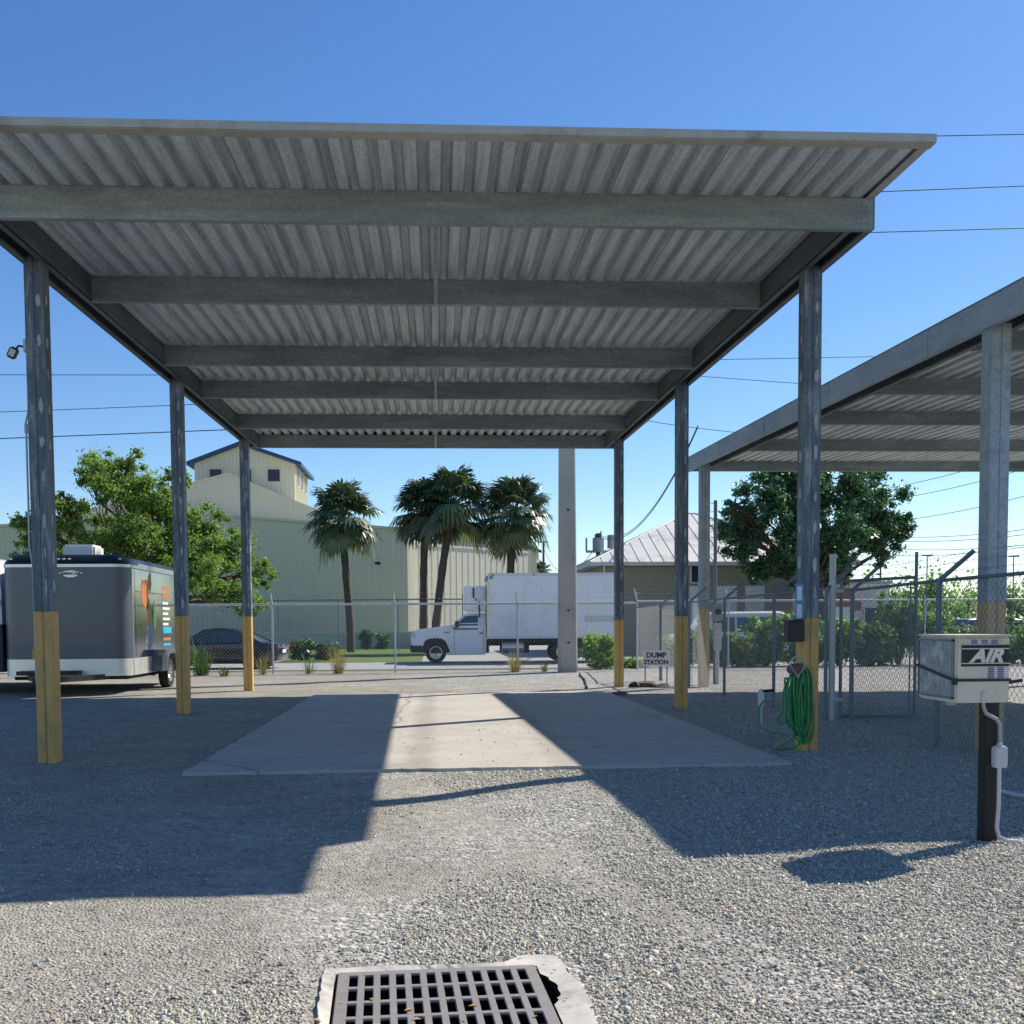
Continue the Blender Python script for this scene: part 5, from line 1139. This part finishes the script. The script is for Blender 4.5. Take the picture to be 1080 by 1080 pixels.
def hose_set():
    # green hose hung in loops on a bracket at the left face of the front right post
    X0, Y0 = 4.23, 12.0
    t = thing('hose_bracket', 'teardrop wire hose bracket holding the green hose on the front right post', 'hose bracket', (X0, Y0-.16, 1.0))
    mb = MB(); pts = []
    for k in range(25): a = 2*PI*k/24; pts.append((-.12+.085*math.sin(a)*(1 if math.cos(a) < .2 else max(0, 1-math.cos(a))*1.1), -.16, .02-.10*math.cos(a+PI)*(-1)*(1.5 if math.cos(a) > 0 else 1)))
    mb.tube(pts, .008, 6); mb.build('wire_loop', M['trim'], t, smooth=True)
    mb = MB(); cyl(mb, (-.12, -.05, -.04), .06, (0, 1, 0), .2, 18); mb.box(-.14, -.02, -.02, .04, -.08, .03); mb.build('drum', M['rockbrown'], t)
    random.seed(5); mb = MB(); top = Vector((X0-.02, Y0-.20, .96)); allp = []
    for L in range(17):
        f = L/16; wd = random.uniform(.05, .10); cx = X0-.17+.20*f; yb = Y0-.15-.10*random.random(); zlow = random.choice((.05, .08, .12, .2, .3))+(.30*(1-f)**2); zt = .99+random.uniform(-.03, .03); lean = random.uniform(-.03, .05)
        tx = X0-.10+random.uniform(-.03, .03)+.10*f
        pts = [(tx, yb+.06, zt-.05), (tx-.01, yb, zt), (cx-wd*.4, yb-.02, zt-.10), (cx-wd+lean*.5, yb-.03, (zt+zlow)*.55), (cx-wd*.8+lean, yb-.02, zlow+.10), (cx+lean, yb-.01, zlow), (cx+wd*.8+lean, yb, zlow+.10), (cx+wd+lean*.5, yb+.01, (zt+zlow)*.55), (cx+wd*.5+.02, yb+.02, zt-.10), (tx+.02, yb+.03, zt)]
        mb.tube(smooth(pts, 5), .0115, 7, cap=False)
    mb.tube(smooth([(X0-.14, Y0-.2, .95), (X0-.24, Y0-.2, .72), (X0-.25, Y0-.2, .5), (X0-.28, Y0-.15, .38), (X0-.22, Y0-.15, .33), (X0-.15, Y0-.2, .42), (X0-.14, Y0-.2, .6)]), .0115, 7)
    sp = gnd(803, 768); mb.tube(smooth([(sp.x+.02, sp.y-.06, .40), (sp.x-.06, sp.y-.10, .30), (sp.x-.13, sp.y-.3, .12), (sp.x-.13, sp.y-.7, .035), (sp.x-.02, sp.y-1.3, .03), (X0-.25, Y0+.1, .03), (X0-.1, Y0-.12, .05), (X0-.02, Y0-.19, .14)]), .0115, 7)
    tag(mb.build('garden_hose', M['hose'], None, smooth=True), 'long bright green garden hose hanging in loops on the front right post', 'garden hose')
    # black box, notice
    t = thing('mailbox', 'small black box fixed to the front right post above the hose', 'box', (X0, Y0-.08, 1.28)); mb = MB(); mb.prism([(-.19, 0, .0), (0, 0, 0), (0, 0, .25), (-.19, 0, .23)], (0, -.12, 0), (0, .06, 0)); mb.build('body', M['black'], t, bevel=.008)
    mb = MB(); mb.prism([(-.205, 0, .232), (.0, 0, .255), (0, 0, .267), (-.205, 0, .244)], (0, -.14, 0), (0, .07, 0)); mb.build('lid', M['black'], t)
    t = thing('notice_board', 'narrow blue notice with two white papers on the front right post', 'notice', (X0-.035, Y0-.10, 1.52)); mb = MB(); mb.box(-.045, .045, -.006, 0, 0, .43); mb.build('backing', M['notice'], t)
    for z in (.03, .235): mb = MB(); mb.box(-.03, .03, -.009, -.0065, z, z+.16); mb.build('paper', M['paper'], t)
    # tap
    t = thing('water_tap', 'white and black garden tap standing by the pad edge, feeding the green hose', 'tap', (sp.x, sp.y, 0)); mb = MB(); mb.tube([(0, 0, -.05), (0, 0, .52)], .014, 8); mb.build('pipe', M['conduit'], t)
    mb = MB(); mb.tube([(0, 0, .50), (.0, -.03, .53), (.16, -.03, .54)], .022, 8); mb.build('valve', M['black'], t); mb = MB(); mb.box(-.05, .03, -.05, .03, .30, .56); mb.build('insulation', M['white'], t, bevel=.02)
hose_set()
def dump_sign():
    p = P(692, 700, 25.6); t = thing('dump_station_sign', 'small white DUMP STATION sign on two thin black legs beyond the pad corner', 'sign', (p.x, 25.6, 0), math.radians(-3)); s = 25.6/FPX
    zt, zb2 = EYE+(657.9-686.5)*s, EYE+(657.9-703.5)*s; w = 14.2*s
    mb = MB(); mb.box(-w, w, -.006, .006, zb2, zt); b = mb.build('board', M['paper'], t)
    for x in (-w*.82, w*.82): MB().box(x-.012, x+.012, .007, .02, -.1, zt-.02).build('leg', M['black'], t)
    text_mesh('lettering', 'DUMP', .175, M['navy'], b, (0, -.009, zt-.12), FACE, 0, .0065, .001, sx=1.05); text_mesh('lettering', 'STATION', .155, M['navy'], b, (0, -.009, zb2+.10), FACE, 0, .0065, .001, sx=.93)
dump_sign()
def rocks():
    data = [(682, 718.5, .24, .11, 'rockbrown', 'flat brown rock below the dump station sign'), (669, 719, .13, .10, 'dark', 'dark lump left of the brown rock below the sign'), (699, 719, .15, .08, 'collar', 'pale broken concrete lump right of the brown rock'), (653, 727, .15, .06, 'rockbrown', 'small brown rock at the foot of the rear right post')]
    for i, (u, v, r, h, m_, lab) in enumerate(data):
        random.seed(60+i); p = gnd(u, v+6); bm = bmesh.new(); bmesh.ops.create_icosphere(bm, subdivisions=2, radius=1)
        for q in bm.verts:
            k = random.uniform(.8, 1.15); q.co = Vector((q.co.x*r*k*1.2, q.co.y*r*k*.8, q.co.z*h*k+h*.4))
        me = bpy.data.meshes.new('rock'); bm.to_mesh(me); bm.free(); me.materials.append(M[m_]); o = bpy.data.objects.new('rock', me); COL.objects.link(o); o.location = p; tag(o, lab, 'rock', 'rocks around the dump station sign')
rocks()
# concrete utility pole
def concrete_pole():
    p = P(598.5, 700, 32.6); t = thing('concrete_pole', 'massive square concrete utility pole rising behind the carport roof', 'utility pole', (p.x, 32.6, 0)); H = 16.2
    def sq(z, h): c = h*.86; return [(-c, -h, z), (c, -h, z), (h, -c, z), (h, c, z), (c, h, z), (-c, h, z), (-h, c, z), (-h, -c, z)]
    MB().loft([sq(-.3, .285), sq(H, .17)]).build('shaft', M['polecon'], t)
    mb = MB(); mb.tube([(.27, -.22, 0), (.20, -.19, 8.5)], .022, 8); mb.build('conduit', M['fence'], t)
    mb = MB()
    for z in (15.9, 14.6, 13.3): mb.tube([(0, -.2, z), (0, -.75, z+.12)], .05, 8); mb.tube([(0, -.72, z-.05), (0, -.72, z+.25)], .07, 10)
    mb.build('insulator', M['transformer'], t)
    mb = MB()
    for z in (.9, 1.9, 5): mb.box(-.03, .03, -.30, -.27+.01, z, z+.05)
    mb.build('tag_plate', M['dark'], t)
concrete_pole()
pc = gnd(610, 711); 
tag(MB().tube([(pc.x+.1, pc.y+.3, .02), (gnd(612, 713)+Vector((0, 0, .02))), (gnd(617, 718)+Vector((0, 0, .02))), (gnd(619, 726)+Vector((0, 0, .015)))], .028, 6).build('ground_cable', M['cable']), 'black cable curving over the gravel from the concrete pole', 'cable')
# flood lamp on the front left post
def flood():
    X0, Y0 = -4.36, 12.0; z = atY(28, 365, 12).z
    t = thing('flood_lamp', 'small black floodlight on an arm at the front left post', 'lamp', (X0-.1, Y0, z)); mb = MB(); mb.box(-.05, 0, -.04, .04, -.07, .07); mb.build('bracket', M['fence'], t)
    mb = MB(); mb.tube([(-.05, 0, -.01), (-.11, -.01, -.0), (-.13, -.02, -.03)], .012, 8); mb.build('arm', M['black'], t)
    mb = MB(); mb.box(-.045, .045, -.06, .06, -.075, .05); h = mb.build('lamp_head', M['black'], t, bevel=.015); h.location = (-.165, -.02, -.07); h.rotation_euler = (.25, math.radians(28), .3)
    mb = MB(); mb.box(-.03, .03, -.063, -.058, -.05, .03); mb.build('lens', M['lamp'], h)
    t = thing('conduit_pipe', 'thin grey conduit clipped down the outer side of the front left post', 'conduit', (X0-.13, Y0, 0)); mb = MB(); z2 = atY(26, 445, 12).z
    mb.tube([(.02, 0, z2+.45), (.0, 0, z2+.12), (-.03, 0, z2), (-.03, 0, 2.4), (.0, 0, 2.2), (.0, 0, .9)], .012, 8); mb.build('pipe', M['fence'], t)
    mb = MB(); mb.tube([(-.03, 0, z2-.12), (-.03, 0, z2-.02)], .02, 8); mb.build('coupling', M['fence'], t)
    tag(MB().box(-.05, .0, -.04, .05, -.06, .06).build('outlet_box', M['yellow'], None, bevel=.006, loc=(X0-.104, Y0, atY(36, 690, 12).z)), 'small ochre outlet box on the yellow base of the front left post', 'outlet box')
flood()
# meter post
def meter():
    p = P(754.5, 700, 25.4); t = thing('meter_post', 'grey electric meter cabinet on a tall square post behind the far right carport post', 'electric meter', (p.x, 25.4, 0)); s = 25.4/FPX; Zv = lambda v: EYE+(657.2-v)*s
    MB().tube([(0, .05, -.1), (0, .05, Zv(527))], .045, 8).build('post', M['fencedark'], t)
    MB().box(-.11, .14, -.14, .0, Zv(655), Zv(637)).build('meter_box', M['transformer'], t, bevel=.01); mb = MB(); cyl(mb, (.02, -.17, Zv(645)), .07, (0, 1, 0), .08, 20); mb.build('dial', M['black'], t)
    MB().box(-.05, .12, -.13, .0, Zv(686), Zv(657)).build('breaker_box', M['conduit'], t, bevel=.01); MB().tube([(.03, -.05, -.05), (.03, -.05, Zv(686))], .05, 8).build('conduit', M['conduit'], t)
    mb = MB()
    for k in range(8): mb.tube([(-.12, .05, Zv(530+9*k)), (0, .05, Zv(530+9*k))], .008, 4)
    mb.build('step_pin', M['fencedark'], t)
meter()
# pale hose lying at right
tag(MB().tube([gnd(1056, 838)+Vector((0, 0, .03)), gnd(1072, 842)+Vector((0, 0, .03)), gnd(1100, 847)+Vector((0, 0, .03)), gnd(1150, 850)+Vector((0, 0, .03))], .02, 8).build('pale_pipe', M['conduit'], None, smooth=True), 'pale grey pipe lying on the gravel at the right edge behind the air machine', 'pipe')

# ---------------------------------------------------------------- utility poles and wires
def trans_pole():
    Y = 62; p = P(631, 650, Y); t = thing('transformer_pole', 'distant utility pole with grey transformer cans left of the hip roof', 'utility pole', (p.x, Y, 0)); s = Y/FPX; Zv = lambda v: EYE+(658.6-v)*s; Xu = lambda u: (u-631)*s
    MB().tube([(0, 0, -.1), (0, 0, Zv(563))], [.17, .13], 10).build('pole', M['polewood'], t)
    mb = MB(); mb.tube([(0, 0, Zv(583)), (0, 0, Zv(568))], .34, 14); mb.build('transformer', M['transformer'], t, smooth=True)
    mb = MB(); mb.tube([(Xu(646), 0, Zv(579)), (Xu(646), 0, Zv(565))], .30, 14); mb.build('transformer', M['transformer'], t, smooth=True)
    mb = MB(); mb.box(Xu(618), Xu(648), -.06, .06, Zv(583.5), Zv(581)); mb.tube([(Xu(618.5), 0, Zv(582)), (Xu(618.5), 0, Zv(568))], .06, 6); mb.tube([(Xu(634), 0, Zv(572)), (Xu(634), 0, Zv(561))], .05, 6); mb.tube([(Xu(628), 0, Zv(572)), (Xu(628), 0, Zv(564))], .05, 6); mb.build('crossarm', M['transformer'], t)
trans_pole()
for (u, vt, Y, r, lab, m_) in ((573.5, 571, 110, .16, 'thin distant utility pole beside the tiny far palm', 'polewood'), (977, 585, 90, .07, 'thin lamp pole beyond the parking lot, nearer the gate', 'fencedark'), (1068, 586, 90, .07, 'thin lamp pole beyond the parking lot, near the right edge', 'fencedark'), (928, 597, 95, .12, 'distant pole rising between the shade tree and the gate', 'polewood')):
    p = P(u, 650, Y); H = P(u, vt, Y).z; t = thing('distant_pole', lab, 'pole', (p.x, Y, 0)); MB().tube([(0, 0, -.1), (0, 0, H)], [r, r*.7], 8).build('shaft', M[m_], t)
    MB().box(-.5, .5, -.05, .05, H-.12, H).build('crossarm', M[m_], t)
def wire(a, b, sag, r, lab, grp):
    a, b = Vector(a), Vector(b); pts = []
    for i in range(25):
        f = i/24; p = a.lerp(b, f); p.z -= sag*4*f*(1-f); pts.append(p)
    c = pts[0].copy(); tag(MB().tube([q-c for q in pts], r, 5, cap=False).build('power_line', M['cable'], None, loc=c), lab, 'power line', grp)
G1, G2, G3 = 'power lines left of the carport', 'power lines right of the concrete pole', 'power lines behind the right carport'
for i, (v0, v1, q) in enumerate(((394, 394, 'highest thin line left of the front left post'), (433.5, 424, 'middle line left of the carport'), (461.5, 452, 'lowest and thickest line left of the carport'))):
    a = P(-320, v0+6, 40); b = P(560, 390+i*16, 34); 
    a = P(-320, v0+(v0-v1)*1.3, 40); b = P(598, v0-(v0-v1)*2.5, 40); wire(a, b, .05, .013+.006*(i == 2), q, G1)
pp = P(598.5, 150, 32.6)
for i, (v1, q) in enumerate(((140, 'topmost power line leaving the concrete pole to the right'), (194.5, 'second power line leaving the concrete pole to the right'), (239, 'third power line leaving the concrete pole to the right'))):
    y0 = (148, 213, 252)[i]; a = Vector((pp.x, 31.9, P(598, y0, 31.9).z)); b = P(1080, v1, 31.9); d = b-a; wire(a, a+d*1.5, .05, .015, q, G2)
# thinner lines crossing between the two carports
for (u0, w0, u1, w1, Y, sag, q) in ((600, 381, 1080, 372, 44, .05, 'thin line crossing the sky between the carports, upper'), (600, 386, 1080, 420, 44, .05, 'thin line crossing the sky between the carports, lower'), (598, 428, 815, 459.5, 44, .15, 'thicker line dropping from behind the roof to the right carport')):
    wire(P(u0, w0, Y), P(u1, w1, Y), sag, .014, q, G2)
for k, (dv, q) in enumerate(((0, 'upper service line curving down to the transformer pole'), (6, 'lower service line curving down to the transformer pole'))):
    wire(P(634, 565+2*k, 62), P(736, 449+dv*.3, 44), 1.6, .02, q, G2)
for k, (w0, w1, q) in enumerate(((516, 484, 'highest line right of the shade tree'), (528, 500, 'second line right of the shade tree'), (551, 527, 'third line right of the shade tree'), (566, 556, 'fourth line right of the shade tree'), (570, 561, 'fifth line right of the shade tree'), (586, 575, 'sixth line right of the shade tree'), (578, 571, 'lowest thin line right of the shade tree'))):
    wire(P(930, w0, 85), P(1180, 2*w1-w0+(w1-w0)*.4, 60), .5, .022, q, G3)
wire(P(573.5, 578, 110), P(631, 572, 62), 2.2, .025, 'sagging line between the far pole and the transformer pole', G2)

# ---------------------------------------------------------------- light
sun_dir = Vector((.907, .5986, 1.)).normalized(); el = math.asin(sun_dir.z); az = math.atan2(sun_dir.x, sun_dir.y)
sl = bpy.data.lights.new('sun', 'SUN'); sl.energy = 4.9; sl.angle = math.radians(.53); sl.color = (1, .93, .81); so = bpy.data.objects.new('sun', sl); COL.objects.link(so)
so.rotation_euler = (-sun_dir).to_track_quat('-Z', 'Y').to_euler()
w = bpy.data.worlds.new('World'); scn.world = w; w.use_nodes = True; nt = w.node_tree; bg = nt.nodes['Background']
sky = nt.nodes.new('ShaderNodeTexSky'); sky.sky_type = 'NISHITA'; sky.sun_disc = False; sky.sun_elevation = el; sky.sun_rotation = az; sky.air_density = .95; sky.dust_density = .15; sky.ozone_density = 3.0
hs = N(nt, 'ShaderNodeHueSaturation'); hs.inputs['Saturation'].default_value = 1.22; hs.inputs['Hue'].default_value = .506; nt.links.new(sky.outputs[0], hs.inputs['Color']); nt.links.new(hs.outputs[0], bg.inputs[0]); bg.inputs[1].default_value = .116
scn.view_settings.view_transform = 'Standard'; scn.view_settings.look = 'None'; scn.view_settings.exposure = .40; scn.view_settings.gamma = 1
scn.render.engine = 'CYCLES'
